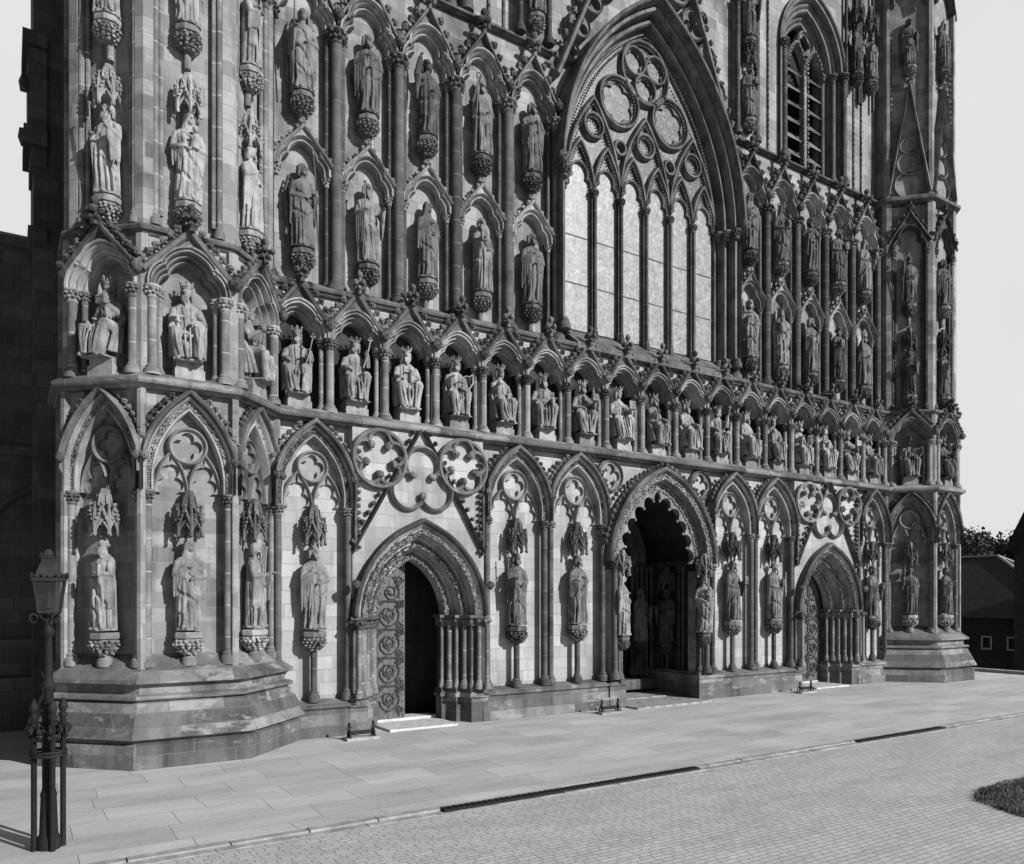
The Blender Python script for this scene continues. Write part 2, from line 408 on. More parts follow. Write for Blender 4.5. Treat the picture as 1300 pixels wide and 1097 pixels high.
def canopy(mb, z0, y=0, r=.25, hh=.42, spire=.75):
    # gabled hexagonal canopy: little gables with openings, pinnacles between them and a central spire
    n = 6
    for k in range(n):
        a = 2 * pi * k / n + pi / 6; a2 = a + 2 * pi / n
        p = Vector((math.cos(a) * r, math.sin(a) * r, 0)); q = Vector((math.cos(a2) * r, math.sin(a2) * r, 0)); m_ = (p + q) / 2
        out = m_.normalized()
        def P(t, z, o=0):
            v = p + (q - p) * t + out * o; return (v.x, v.y + y, z)
        z1 = z0 + hh * .3; za = z0 + hh
        for t0, t1 in ((0.02, .5), (.98, .5)):
            mb.tube([P(t0, z1, .02), P(t1, za, .03)], .026, 5)
            for j in range(3):
                t = .25 + .25 * j; v = P(t0 + (t1 - t0) * t, z1 + (za - z1) * t, .05); mb.blob(v, .03, 1, .25)
            mb.tube([P(t0, z0, .01), P(t0 + (t1 - t0) * .55, z0 + hh * .28, .01), P(t1, z0 + hh * .45, .0)], .02, 5)
        mb.blob(P(.5, za + .04, .03), .04, 1, .2)
        mb.add([P(.1, z0 + hh * .3, -.02), P(.9, z0 + hh * .3, -.02), P(.5, za - .04, -.01)], [(0, 1, 2)])
        mb.tube([(p.x * 1.06, p.y * 1.06 + y, z0 - .06), (p.x * 1.06, p.y * 1.06 + y, z0 + hh * .75), (p.x * 1.06, p.y * 1.06 + y, z0 + hh * 1.15)], [.032, .032, .006], 5)
        mb.blob((p.x * 1.06, p.y * 1.06 + y, z0 - .07), .045, 1, .2)
        mb.blob((p.x * 1.06, p.y * 1.06 + y, z0 + hh * 1.15), .026, 1, .2)
    mb.lathe([(r * .9, z0 + .1), (r * .88, z0 + hh * .5), (r * .55, z0 + hh * .95), (.1, z0 + spire), (.075, z0 + spire + .1)], (0, y), 6, pi / 6)
    for k in range(6):
        a = 2 * pi * k / 6 + pi / 6
        mb.tube([(math.cos(a) * r * .9, y + math.sin(a) * r * .9, z0 + hh * .5), (math.cos(a) * .1, y + math.sin(a) * .1, z0 + spire)], .02, 4)
def face_blob(mb, x, y, z, s):                 # small carved head used as label stop
    mb.blob((x, y, z), (s * .8, s * .9, s), 2, .05); mb.blob((x, y - s * .85, z - .05 * s), (s * .2, s * .3, s * .25), 1)
    for k in (-1, 1):
        mb.blob((x + k * s * .7, y - s * .1, z + s * .2), (s * .35, s * .5, s * .7), 1, .15)
    mb.blob((x, y, z + s * .75), (s * .75, s * .8, s * .4), 1, .15)
def string(mb, path3, prof):                    # moulding along a polyline in plan; prof (out, z)
    P = [Vector(p) for p in path3]; n = len(P); vs = []
    for i in range(n):
        a = (P[i] - P[i - 1]).normalized() if i else (P[1] - P[0]).normalized()
        b = (P[i + 1] - P[i]).normalized() if i < n - 1 else a
        na = Vector((a.y, -a.x)); nb = Vector((b.y, -b.x)); nn = (na + nb).normalized(); k = 1 / max(.3, nn.dot(na))
        for o, z in prof: vs.append((P[i].x + nn.x * o * k, P[i].y + nn.y * o * k, z))
    m = len(prof)
    fs = [(i * m + j, i * m + (j + 1) % m, (i + 1) * m + (j + 1) % m, (i + 1) * m + j) for i in range(n - 1) for j in range(m)]
    fs += [tuple(range(m)), tuple(range((n - 1) * m, n * m))[::-1]]
    mb.add(vs, fs)

# ------------------------------------------------------------------ THE CATHEDRAL (origin: foot of the front, on the axis)
X0, Y0 = 15.58, 16.30
cath = thing('cathedral', 'great gothic cathedral west front of pale and sooty stone, covered in carved niches', 'cathedral', (X0, Y0, 0))
TL, TR, TV, TA = -12.71, 13.05, 1.03, 2.0        # turret centres, depth of centre, apothem
UL, UR = -10.9, 11.2
def face(uc, k, apo=TA):                      # frame of turret face: k=-1 left-front, 0 front, 1 right-front
    a = R(45) * k
    return (uc + math.sin(a) * apo, TV - math.cos(a) * apo, 0), a
def at(part, loc, rot=0, parent=None):
    c = copy_tree(part, parent or cath); c.location = loc; c.rotation_euler = (0, 0, rot); return c
def first(part, loc, rot=0):
    part.location = loc; part.rotation_euler = (0, 0, rot); return part
C8 = 1 / math.cos(R(22.5))

# ---- lower wall with three openings
def notch(pts): return pts
DW, DZS = .86, 2.55                           # side door half opening, springing
DZA = 3.88
PW, PZS, PZA = 1.46, 3.95, 6.02
dn = offset(pointed(DW, DZS, DZA), .55); pn = offset(pointed(PW, PZS, PZA), .3)
def shift(p, c): return [(x + c, z) for x, z in p]
o = [(UL, 0)]
for c, q in ((-7.5, dn), (0, pn), (7.5, dn)):
    q = shift(q, c); o += [(q[0][0], 0)] + q + [(q[-1][0], 0)]
o += [(UR, 0), (UR, 6.85), (UL, 6.85)]
mb = MB(); mb.prism(o, .33, .62); sub(mb, 'lower_wall', M['wall'], cath)

# ---- main plinth (interrupted by the openings), returns at the door jambs
PL = [(.36, 0), (.36, .30), (.33, .33), (.33, .58), (.40, .63), (.40, .69), (.33, .73), (.0, .80)]
def plinth_run(u0, u1, name='plinth'):
    m = MB(); n = len(PL)
    vs = [(u, .36 - q, z) for u in (u0, u1) for q, z in PL] + [(u0, .36, 0), (u1, .36, 0), (u0, .36, .8), (u1, .36, .8)]
    fs = [(i, i + 1, n + i + 1, n + i) for i in range(n - 1)]
    fs += [tuple(range(n)) + (2 * n + 2, 2 * n), tuple(range(n, 2 * n))[::-1] + (2 * n + 1, 2 * n + 3)]
    m.add(vs, fs); return sub(m, name, M['plinth'], cath)
plinth_run(UL, -9.12); plinth_run(-5.88, -1.86); plinth_run(1.86, 5.88); plinth_run(9.12, UR)

# ---- moulded orders shared by the doors and the porch
def stepped(k, n0, v0, dn_, dv):              # k orders: (offset, depth) stepping outward and forward
    pr = [(n0, v0)]
    for i in range(k):
        n, v = n0 + dn_ * i, v0 - dv * i
        pr += [(n, v - dv * .35), (n + dn_ * .12, v - dv * .5), (n + dn_ * .05, v - dv * .72), (n + dn_ * .2, v - dv * .95), (n + dn_ * .45, v - dv * .93),
               (n + dn_ * .5, v - dv * .75), (n + dn_ * .62, v - dv * .7), (n + dn_ * .72, v - dv * .92), (n + dn_ * .9, v - dv * 1.02), (n + dn_, v - dv)]
    return pr
def make_door():
    path = pointed(DW, DZS, DZA, 18)
    K, dn_, dv, v0 = 3, .245, .30, .85
    m = MB(); pr = stepped(K, 0, v0, dn_, dv); m.sweep(path, pr)
    root = sub(m, 'doorway', M['mould'], cath)
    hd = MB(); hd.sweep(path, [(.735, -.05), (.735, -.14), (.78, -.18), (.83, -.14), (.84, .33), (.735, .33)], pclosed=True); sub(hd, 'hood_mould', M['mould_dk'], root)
    for i in range(K):
        f = MB(); leafband(f, offset(path, dn_ * (i + .30) + .0), v0 - dv * (i + .93), .10, .055, .044, .4); sub(f, 'foliage_band', M['carve'], root)
    for s in (-1, 1): h = MB(); face_blob(h, s * (DW + .84), -.2, DZS + .72, .1); sub(h, 'label_stop', M['mould_dk'], root)
    # splayed jambs below the capitals
    def jamb_poly(s, gr=0.):
        p = [(s * (DW - gr), v0 + .1)]
        for i in range(K):
            n, v = DW + dn_ * i, v0 - dv * i
            p += [(s * (n - gr), v - dv * .55 - gr), (s * (n + dn_ * .45 - gr), v - dv * .55 - gr)]
        n = DW + dn_ * K
        p += [(s * (n - gr), v0 - dv * K + .1 - gr), (s * (n + .16), v0 - dv * K + .1 - gr), (s * (n + .16), v0 + .1)]
        return p
    for s in (-1, 1):
        j = MB(); j.vprism(jamb_poly(s), .8, DZS - .2); sub(j, 'jamb', M['mould_dk'], root)
        b = MB(); b.vprism(jamb_poly(s, .03), 0, .60); b.vprism(jamb_poly(s, .09), .60, .68); b.vprism(jamb_poly(s, .05), .68, .80); sub(b, 'jamb_plinth', M['plinth'], root)
        cb = MB(); cb.vprism(jamb_poly(s, .12), DZS - .05, DZS + .02); cb.vprism(jamb_poly(s, .05), DZS - .24, DZS - .05)
        for i in range(K * 2 + 1):
            t = i / (K * 2); sh = MB()
            n = DW + .0 + dn_ * K * t + .02; v = v0 - dv * K * t - .12
            rr = .062 if i % 2 else .048
            sh.lathe([(rr, 1.0), (rr, DZS - .25)], (s * n, v), 10); base(sh, (s * n, v), .8, 1.02, rr, 10)
            sub(sh, 'jamb_shaft', M['shaft_lt'], root)
            for q in range(5):
                a = 2 * pi * q / 5
                cb.blob((s * n + math.cos(a) * .09, v + math.sin(a) * .09, DZS - .12), (.05, .05, .045), 1, .25)
            cb.lathe([(rr * 1.2, DZS - .27), (rr * 1.3, DZS - .22), (rr * 1.9, DZS - .06)], (s * n, v), 8)
        sub(cb, 'capital_band', M['carve'], root)
    # leaves of the door: the left stands shut, the right stands open inside
    dl = MB(); half = [p for p in pointed(DW + .02, DZS, DZA + .02, 18) if p[0] <= .0001]
    dl.prism([(-DW - .02, .12)] + half + [(0, .12)], v0 + .12, v0 + .2)
    lf = sub(dl, 'door_leaf', M['door'], root)
    ir = MB(); yy = v0 + .10
    def scroll(cx, cz, r, sg):
        pts = [(cx + sg * r * (1 - .82 * t) * math.cos(t * 11 + 2.2), yy, cz + r * (1 - .82 * t) * math.sin(t * 11 + 2.2)) for t in [i / 34 for i in range(35)]]
        ir.tube(pts, .016, 5)
        for t in range(2, 33, 3):
            p = pts[t]; a = t * 1.3; ir.tube([p, (p[0] + .07 * math.cos(a), yy, p[2] + .07 * math.sin(a))], [.012, .02], 4)
    for i, z in enumerate((.55, 1.22, 1.89, 2.56)):
        scroll(-.44, z, .30, -1); scroll(-.40, z + .02, .17, 1); scroll(-.70, z + .28, .1, 1); scroll(-.14, z + .28, .1, -1); scroll(-.14, z - .24, .09, 1)
        for dz_ in (.325, .355): ir.tube([(-.85, yy, z + dz_), (-.02, yy, z + dz_)], .012, 5)
    scroll(-.36, 3.12, .22, -1); scroll(-.15, 3.4, .12, 1)
    for z in [i * .16 + .2 for i in range(20)]:
        for x in (-.06, -.78): ir.blob((x, yy, z), .016, 1)
    sub(ir, 'scroll_ironwork', M['scroll'], root)
    st = MB(); st.box(-DW - .02, DW - .02, -.16, v0 + .1, 0, .05); st.box(-DW - .02, DW + .02, v0 + .1, v0 + .6, 0, .11); sub(st, 'door_step', M['step'], root)
    # crocketed gable over the door with its big blind foils
    gw = MB(); nq = offset(path, .70); gw.prism([(-1.66, DZS)] + nq + [(1.66, DZS), (1.66, 6.78), (-1.66, 6.78)], .1, .33); sub(gw, 'gable_wall', M['wall'], root)
    g = MB()
    for s in (-1, 1):
        rk = [(s * 1.62, 4.05), (s * .02, 6.80)]
        if s < 0: g.sweep(rk, [(0, .1), (0, -.01), (.035, -.07), (.07, -.01), (.07, .1)], pclosed=True)
        else: g.sweep(rk[::-1], [(0, .1), (0, -.01), (.035, -.07), (.07, -.01), (.07, .1)], pclosed=True)
        for i in range(13):
            t = (i + .5) / 13; x = s * (1.62 - 1.6 * t); z = 4.05 + 2.75 * t
            g.blob((x + s * .13, .02, z + .07), (.065, .075, .065), 1, .25)
        vx = s * 1.62
        g.box(vx - .03, vx + .03, -.02, .1, 4.0, 6.3)
        for i in range(15): g.blob((vx - s * .08, .03, 4.1 + i * .15), (.06, .06, .055), 1, .2)
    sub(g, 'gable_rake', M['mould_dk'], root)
    for nm, cx, cz, Rr, k, dd, rho, a0 in (('quinquefoil', -1.06, 6.08, .66, 5, .37, .224, pi / 2), ('quinquefoil', 1.06, 6.08, .66, 5, .37, .224, pi / 2)):
        q = MB(); fp = foil(cx, cz, dd, rho, k, 100, a0)
        q.band(circle(cx, cz, Rr - .03, 100), fp, .0, .1, True)
        q.sweep(circle(cx, cz, Rr - .035, 50), roll(0, -.02, .055), closed=True, pclosed=True)
        q.sweep(fp, roll(.03, -.01, .05, 6), closed=True, pclosed=True)
        for j in range(k):
            a = a0 + pi / k + 2 * pi * j / k; rr = dd * math.cos(pi / k) + math.sqrt(rho * rho - (dd * math.sin(pi / k)) ** 2)
            q.blob((cx + math.cos(a) * rr, .0, cz + math.sin(a) * rr), .1, 2, .2)
        sub(q, nm, M['tracery'], root)
    q = MB(); cz = 5.62; fp = [p for p in foil(0, cz, .40, .36, 3, 96)]
    q.sweep(fp, [(0, .1), (0, .01), (.045, -.06), (.1, .01), (.1, .1)], closed=True, pclosed=True)
    for j in range(3):
        a = pi / 2 + pi / 3 + 2 * pi * j / 3; rr = .40 * math.cos(pi / 3) + math.sqrt(.36 ** 2 - (.40 * math.sin(pi / 3)) ** 2)
        q.blob((math.cos(a) * rr, .0, cz + math.sin(a) * rr), .09, 2, .2)
    sub(q, 'trefoil', M['tracery'], root)
    # dark lobby behind
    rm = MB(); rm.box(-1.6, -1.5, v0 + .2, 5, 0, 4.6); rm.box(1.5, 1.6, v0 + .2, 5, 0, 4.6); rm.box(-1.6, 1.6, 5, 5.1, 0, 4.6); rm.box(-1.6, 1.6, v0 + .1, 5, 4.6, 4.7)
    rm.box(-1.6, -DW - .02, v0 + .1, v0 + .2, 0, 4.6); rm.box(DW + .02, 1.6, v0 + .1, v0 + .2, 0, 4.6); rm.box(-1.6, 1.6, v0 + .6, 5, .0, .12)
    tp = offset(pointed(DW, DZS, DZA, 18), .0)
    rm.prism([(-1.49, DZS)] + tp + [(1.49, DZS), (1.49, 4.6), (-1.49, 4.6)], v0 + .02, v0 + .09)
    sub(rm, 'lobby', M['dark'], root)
    return root
door = make_door(); first(door, (-7.5, 0, 0)); d2 = at(door, (7.5, 0, 0))
for c in list(KIDS[d2.name]):
    if c.name.split('.')[0] in ('door_leaf', 'scroll_ironwork'): e = subcopy(c, d2, (0, 0, 0)); e.scale = (-1, 1, 1)

# ---- porch
def make_porch():
    path = pointed(PW, PZS, PZA, 22)
    m = MB(); m.sweep(path, stepped(2, 0, .45, .24, .26))
    root = sub(m, 'porch', M['mould'], cath)
    hd = MB(); hd.sweep(path, [(.48, -.07), (.48, -.17), (.53, -.21), (.58, -.15), (.59, .33), (.48, .33)], pclosed=True); sub(hd, 'hood_mould', M['hood'], root)
    f = MB(); leafband(f, offset(path, .1), .2, .16, .055, .042, .4); sub(f, 'foliage_band', M['carve_lt'], root)
    f = MB(); leafband(f, offset(path, .34), -.06, .13, .055, .04, .4); sub(f, 'foliage_band', M['carve_lt'], root); f = MB()
    for x, z, tx, tz in resample(offset(path, .60), .17):
        if z > 4.4: crocket(f, x, .0, z, -tz, tx, .12)
    sub(f, 'crocket_row', M['mould_dk'], root)
    inner = resample(path, .03); n = len(inner); A = []; B = []; lob = 11
    for i, (x, z, tx, tz) in enumerate(inner):
        q = abs(math.sin(pi * lob * i / (n - 1))); dp = .02 + .24 * (1 - math.sqrt(max(0, 1 - (1 - q) ** 2)) if q < 1 else 0) 
        dp = .02 + .21 * (1 - q ** .75)
        A.append((x - tz * .03, z + tx * .03)); B.append((x + tz * dp, z - tx * dp))
    c = MB(); c.band(A, B, .22, .32)
    for k in range(1, lob):
        x, z, tx, tz = inner[int(k * (n - 1) / lob)]; c.blob((x + tz * .235, .26, z - tx * .235), .045, 2, .1)
    sub(c, 'cusping', M['carve_lt'], root)
    for s in (-1, 1):
        j = MB(); j.vprism([(s * 1.47, .5), (s * 1.47, .2), (s * 1.62, .2), (s * 1.62, .0), (s * 1.9, .0), (s * 1.9, .34), (s * 1.75, .5)], .8, PZS - .2); sub(j, 'jamb', M['mould'], root)
        b = MB(); b.vprism([(s * 1.40, 2.4), (s * 1.40, -.02), (s * 1.95, -.02), (s * 1.95, .34), (s * 1.75, 2.4)], 0, .62); b.vprism([(s * 1.36, 2.4), (s * 1.36, -.07), (s * 1.98, -.07), (s * 1.98, .34), (s * 1.75, 2.4)], .62, .72)
        b.vprism([(s * 1.41, 2.4), (s * 1.41, -.0), (s * 1.94, -.0), (s * 1.94, .34), (s * 1.75, 2.4)], .72, .8); sub(b, 'jamb_plinth', M['plinth'], root)
        for (x, y, r) in ((1.55, .1, .06), (1.68, -.06, .075), (1.86, -.1, .075)):
            sh = MB(); cb = MB(); sh.lathe([(r, 1.0), (r, PZS - .25)], (s * x, y), 12); base(sh, (s * x, y), .8, 1.02, r)
            capital(cb, (s * x, y), PZS - .27, PZS + .01, r, 10, 8)
            sub(sh, 'jamb_shaft', M['shaft'], root); sub(cb, 'capital', M['carve'], root)
    # vaulted porch room with the inner doorway
    rm = MB(); D = 2.6
    for s in (-1, 1): rm.box(s * 1.75 - .05, s * 1.75 + .05, .5, D, 0, 4.3)
    vp = pointed(1.75, 4.2, 6.3, 14); rm.sweep(vp, [(0, .5), (0, D), (.08, D), (.08, .5)], pclosed=True)
    rm.prism([(-1.7, 0), (1.7, 0)] + offset(pointed(1.75, 4.2, 6.3, 14), -.01)[::-1], D, D + .1)
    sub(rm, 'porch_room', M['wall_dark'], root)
    ip = pointed(1.05, 3.9, 5.6, 14); ii = MB(); ii.sweep([(-1.05, .5)] + ip + [(1.05, .5)], stepped(2, 0, D - .02, .2, .16))
    for s in (-1, 1):
        for q in range(5): 
            ii.lathe([(.05, .8), (.05, 3.7)], (s * (1.0 + q * .12), D - .15 - q * .09), 8); base(ii, (s * (1.0 + q * .12), D - .15 - q * .09), .55, .8, .055, 8); capital(ii, (s * (1.0 + q * .12), D - .15 - q * .09), 3.7, 3.95, .05, 8, 6)
    ii.lathe([(.14, .14), (.14, .6), (.08, .7), (.08, 3.6)], (0, D - .15), 8)
    ii.box(-1.5, 1.5, D - .85, D - .0, .2, .5)
    sub(ii, 'inner_portal', M['statue_dk'], root)
    for s in (-1, 1):                           # shafted side walls of the porch
        for y in (.85, 1.03, 1.75, 1.93, 2.11):
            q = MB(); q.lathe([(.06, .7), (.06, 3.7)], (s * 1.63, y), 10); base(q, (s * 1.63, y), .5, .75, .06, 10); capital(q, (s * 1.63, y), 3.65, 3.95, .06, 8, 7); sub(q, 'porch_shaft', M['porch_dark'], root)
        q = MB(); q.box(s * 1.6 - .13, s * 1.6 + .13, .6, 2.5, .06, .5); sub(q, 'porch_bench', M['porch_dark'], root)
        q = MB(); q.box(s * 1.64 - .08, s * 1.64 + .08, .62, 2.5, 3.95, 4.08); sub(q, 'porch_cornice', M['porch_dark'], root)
    fl = MB(); fl.box(-1.40, 1.40, -.5, D, 0, .05); fl.box(-1.4, 1.4, .9, D, .05, .08); sub(fl, 'porch_step', M['carve_lt'], root)
    return root
first(make_porch(), (0, 0, 0))

# ---- blind arches with canopies and brackets
canopy_mb = MB(); canopy(canopy_mb, 4.20, .1, .22, .42, .66)
canopy_me = canopy_mb.mesh('statue_canopy', M['mould_dk'])
def make_arch(W, zb, name_mat, stat_z=2.27):
    wi = W - .21; path = stilted(wi, 4.92, 5.14, 6.41, 16)
    cl = lambda vs: [(max(-W + .002, min(W - .002, x)), y, z) for x, y, z in vs]
    m = MB()
    m.sweep(path, [(0, .33), (0, .14), (.02, .09), (.05, .09), (.06, .13), (.07, .15), (.15, .15), (.16, .1), (.17, .03), (.19, .0), (.21, .02), (.215, .06)])
    m.v = cl(m.v)
    root = sub(m, 'blind_arch', M['mould'], cath)
    hd = MB(); hd.sweep(path, [(.213, .33), (.213, .0), (.235, -.07), (.275, -.09), (.31, -.05), (.315, .33)], pclosed=True); hd.v = cl(hd.v); sub(hd, 'hood_mould', M['hood'], root)
    f = MB(); leafband(f, offset(path, .11), .115, .075, .042, .03, .4)
    sub(f, 'foliage_band', M['carve'] if zb < 1.2 else M['mould'], root)
    for s in (-1, 1):
        k = MB()
        for x, z, tx, tz in resample(offset(path, .315), .145):
            if abs(x) < W - .02 and z < 6.62 and x * s > 0: crocket(k, x, .06, z, -tz, tx, .105)
        sub(k, 'crocket_row', M['mould_dk'], root)
        k = MB(); face_blob(k, s * (W - .02), -.08, 5.52, .085); sub(k, 'label_stop', M['mould_dk'], root)
    # tracery
    t = MB(); cz = 5.79; Rc = .335 if W > .9 else .295
    fp = foil(0, cz, Rc * .5, Rc * .385, 4, 96)
    t.band(circle(0, cz, Rc, 96), fp, .235, .33, True)
    t.sweep(circle(0, cz, Rc, 40), [(-.01, .33), (-.01, .21), (.025, .165), (.06, .21), (.06, .33)], closed=True, pclosed=True)
    hw = wi / 2
    for s in (-1, 1):
        sp = pointed(hw - .035, 4.92, 5.62, 12, s * hw)
        t.sweep(sp, [(0, .33), (0, .22), (.02, .18), (.05, .22), (.05, .33)], pclosed=True)
        rs = resample(sp, .03); n = len(rs); A = []; B = []
        for i, (x, z, tx, tz) in enumerate(rs):
            q = abs(math.sin(pi * 5 * i / (n - 1))); dp = .015 + .10 * (1 - q ** .8)
            A.append((x - tz * .02, z + tx * .02)); B.append((x + tz * dp, z - tx * dp))
        t.band(A, B, .25, .3)
        j = MB()
    capital(t, (0, .2), 4.74, 4.95, .05, 8, 7)
    sub(t, 'tracery', M['tracery'], root)
    for s in (-1, 1):
        sh = MB()
        sh.lathe([(.078, zb + .2), (.078, 4.7)], (s * (W - .095), .13), 12); base(sh, (s * (W - .095), .13), zb - .04, zb + .22, .078)
        sub(sh, 'shaft', M['shaft'] if zb < 1.2 else M['shaft_lt'], root)
        cp = MB(); capital(cp, (s * (W - .095), .13), 4.68, 4.94, .076, 12, 9); cp.v = [(max(-W + .001, min(W - .001, x)), y, z) for x, y, z in cp.v]
        sub(cp, 'capital', M['carve'], root)
    c = link('statue_canopy', canopy_me, root); KIDS[root.name].append(c)
    if zb > 1.2: c.material_slots[0].link = 'OBJECT'; c.material_slots[0].material = M['statue']
    b = MB(); bracket(b, stat_z, y=.12); sub(b, 'statue_bracket', M['carve'] if zb < 1.2 else M['carve_lt'], root)
    b = MB(); b.lathe([(.075, zb + .15), (.075, stat_z - .35)], (0, .12), 10); base(b, (0, .12), zb - .04, zb + .2, .075, 10)
    sub(b, 'bracket_shaft', M['shaft'] if zb < 1.2 else M['shaft_lt'], root)
    return root
A1 = make_arch(.95, .80, 'm'); first(A1, (-4.85, 0, 0))
for u in (-2.95, 2.95, 4.85): at(A1, (u, 0, 0))
A2 = make_arch(.86, .80, 'm'); first(A2, (-10.02, 0, 0)); at(A2, (10.1, 0, 0))
A3 = make_arch(.80, 1.78, 't', 2.36)
p, a = face(TL, -1); first(A3, p, a)
for uc, ks in ((TL, (0, 1)), (TR, (-1, 0, 1))):
    for k in ks:
        p, a = face(uc, k); at(A3, p, a)
# pierced circles in the spandrels beside the porch
def roundel(u, z, Rr):
    q = MB(); fp = foil(0, 0, Rr * .46, Rr * .36, 4, 96)
    q.band(circle(0, 0, Rr, 96), fp, .25, .33, True); q.sweep(circle(0, 0, Rr, 40), [(-.03, .33), (-.03, .23), (.0, .17), (.05, .23), (.05, .33)], closed=True, pclosed=True)
    for j in range(4):
        a = pi / 4 + j * pi / 2; q.blob((math.cos(a) * Rr * .5, .24, math.sin(a) * Rr * .5), .05, 2, .1)
    sub(q, 'quatrefoil_roundel', M['tracery'], cath, (u, 0, z))
roundel(-1.72, 6.30, .40); roundel(1.72, 6.30, .40)

# ---- turrets: plinth, core, corner piers, strings
def turret(uc):
    t = MB()
    t.lathe([(r * C8, z) for r, z in [(2.40, 0), (2.40, .42), (2.33, .45), (2.33, .49), (2.47, .53), (2.46, .58), (2.20, 1.12), (2.13, 1.15), (2.24, 1.19), (2.24, 1.25), (2.08, 1.28), (2.08, 1.43), (2.24, 1.47), (2.24, 1.54), (2.17, 1.58), (1.64, 1.98)]], (0, 0), 8, R(22.5))
    sub(t, 'turret_plinth', M['plinth'], cath, (uc, TV, 0), 0, 20)
    for k in (-2, -1, 0, 1, 2):
        a = R(45) * k
        c = MB(); w_ = 1.67 * math.tan(R(22.5)); c.box(-w_, w_, 0, .3, 1.9, 6.86); p, _ = face(uc, k, 1.67); sub(c, 'turret_wall', M['wall_turret'], cath, p, a)
        c = MB(); w_ = 1.52 * math.tan(R(22.5)); c.box(-w_, w_, 0, .3, 6.8, 9.5); p, _ = face(uc, k, 1.52); sub(c, 'turret_wall', M['wall_turret'], cath, p, a)
        c = MB(); w_ = 1.68 * math.tan(R(22.5)); c.box(-w_, w_, 0, .3, 9.5, 26); p, _ = face(uc, k, 1.68); sub(c, 'turret_wall', M['wall_turret'], cath, p, a)
        # band of plain wall above the arches and the king gables
        w_ = TA * math.tan(R(22.5)); p, _ = face(uc, k)
        c = MB(); q = [(max(-.79, min(.79, x)), z) for x, z in offset(stilted(.59, 4.96, 5.14, 6.41, 14), .24)]; c.prism([(-w_, 4.96)] + q + [(w_, 4.96), (w_, 6.86), (-w_, 6.86)], .12, .33); sub(c, 'turret_spandrel', M['wall_turret'], cath, p, a)
    for i in range(5):                          # corner piers
        ang = R(-90 + 22.5 + 45 * (i - 3))
        def cp(apo0, apo1, half, z0, z1, mat):
            P = Vector((math.cos(ang), math.sin(ang))) * apo0 * C8
            t1 = Vector((-math.sin(ang + R(22.5)), math.cos(ang + R(22.5)))); t0 = Vector((-math.sin(ang - R(22.5)), math.cos(ang - R(22.5))))
            Q = Vector((math.cos(ang), math.sin(ang))) * apo1 * C8
            a_, b_ = P - t0 * half, P + t1 * half
            c = MB(); c.vprism([tuple(P), tuple(b_), tuple(Q + t1 * half * .6), tuple(Q), tuple(Q - t0 * half * .6), tuple(a_)], z0, z1); return c
        sub(cp(2.0, 1.55, .075, 1.5, 6.75, 0), 'corner_pier', M['wall_turret'], cath, (uc, TV, 0))
        sub(cp(1.96, 1.45, .11, 6.95, 9.5, 0), 'corner_pier', M['wall_turret'], cath, (uc, TV, 0))
        sub(cp(1.86, 1.6, .17, 9.6, 17.3, 0), 'corner_pier', M['wall_turret'], cath, (uc, TV, 0))
        sub(cp(1.83, 1.6, .11, 17.45, 26, 0), 'corner_pier', M['wall_turret'], cath, (uc, TV, 0))
for uc in (TL, TR): turret(uc)

# ---- string courses: one moulding wrapping turret, front, turret
def front_path(apoL, v, apoR=None):
    def cor(uc, apo, k):                       # corner between face k-1/k ... angle of corner
        a = R(-90 + 22.5 + 45 * k); return (uc + math.cos(a) * apo * C8, TV + math.sin(a) * apo * C8)
    L = [cor(TL, apoL, k) for k in (-3, -2, -1, 0, 1)]
    Rr = [cor(TR, apoL, k) for k in (-2, -1, 0, 1, 2)]
    # where the diagonal face meets the front plane
    def cut(p, q): t = (v - p[1]) / (q[1] - p[1]); return (p[0] + (q[0] - p[0]) * t, v)
    return L[:4] + [cut(L[3], L[4])] + [cut(Rr[0], Rr[1])] + Rr[1:]
s_ = MB(); string(s_, front_path(2.0, .12), [(-.45, 6.74), (.02, 6.74), (.05, 6.78), (.13, 6.80), (.15, 6.84), (.15, 6.90), (.10, 6.93), (-.05, 7.03), (-.45, 7.06)]); sub(s_, 'string_course', M['plinth'], cath, sharp=25)
s_ = MB(); string(s_, front_path(1.86, .25), [(-.3, 9.50), (.02, 9.50), (.05, 9.53), (.06, 9.56), (.12, 9.58), (.14, 9.63), (.11, 9.68), (.04, 9.70), (-.50, 9.96)]); sub(s_, 'string_course', M['mould_dk'], cath, sharp=25)
for q in ([(UL - .3, .60), (-3.42, .60)], [(3.42, .60), (UR + .3, .60)]):
    s_ = MB(); string(s_, q, [(-.4, 17.26), (0, 17.26), (.03, 17.29), (.09, 17.31), (.09, 17.37), (.0, 17.41), (-.4, 17.45)]); sub(s_, 'string_course', M['mould_dk'], cath, sharp=25)
for uc in (TL, TR):
    s_ = MB(); s_.lathe([(r * C8, z) for r, z in [(1.7, 17.1), (1.88, 17.16), (2.0, 17.22), (2.0, 17.32), (1.86, 17.42), (1.6, 17.5)]], (uc, TV), 8, R(22.5)); sub(s_, 'string_course', M['mould_dk'], cath, sharp=25)

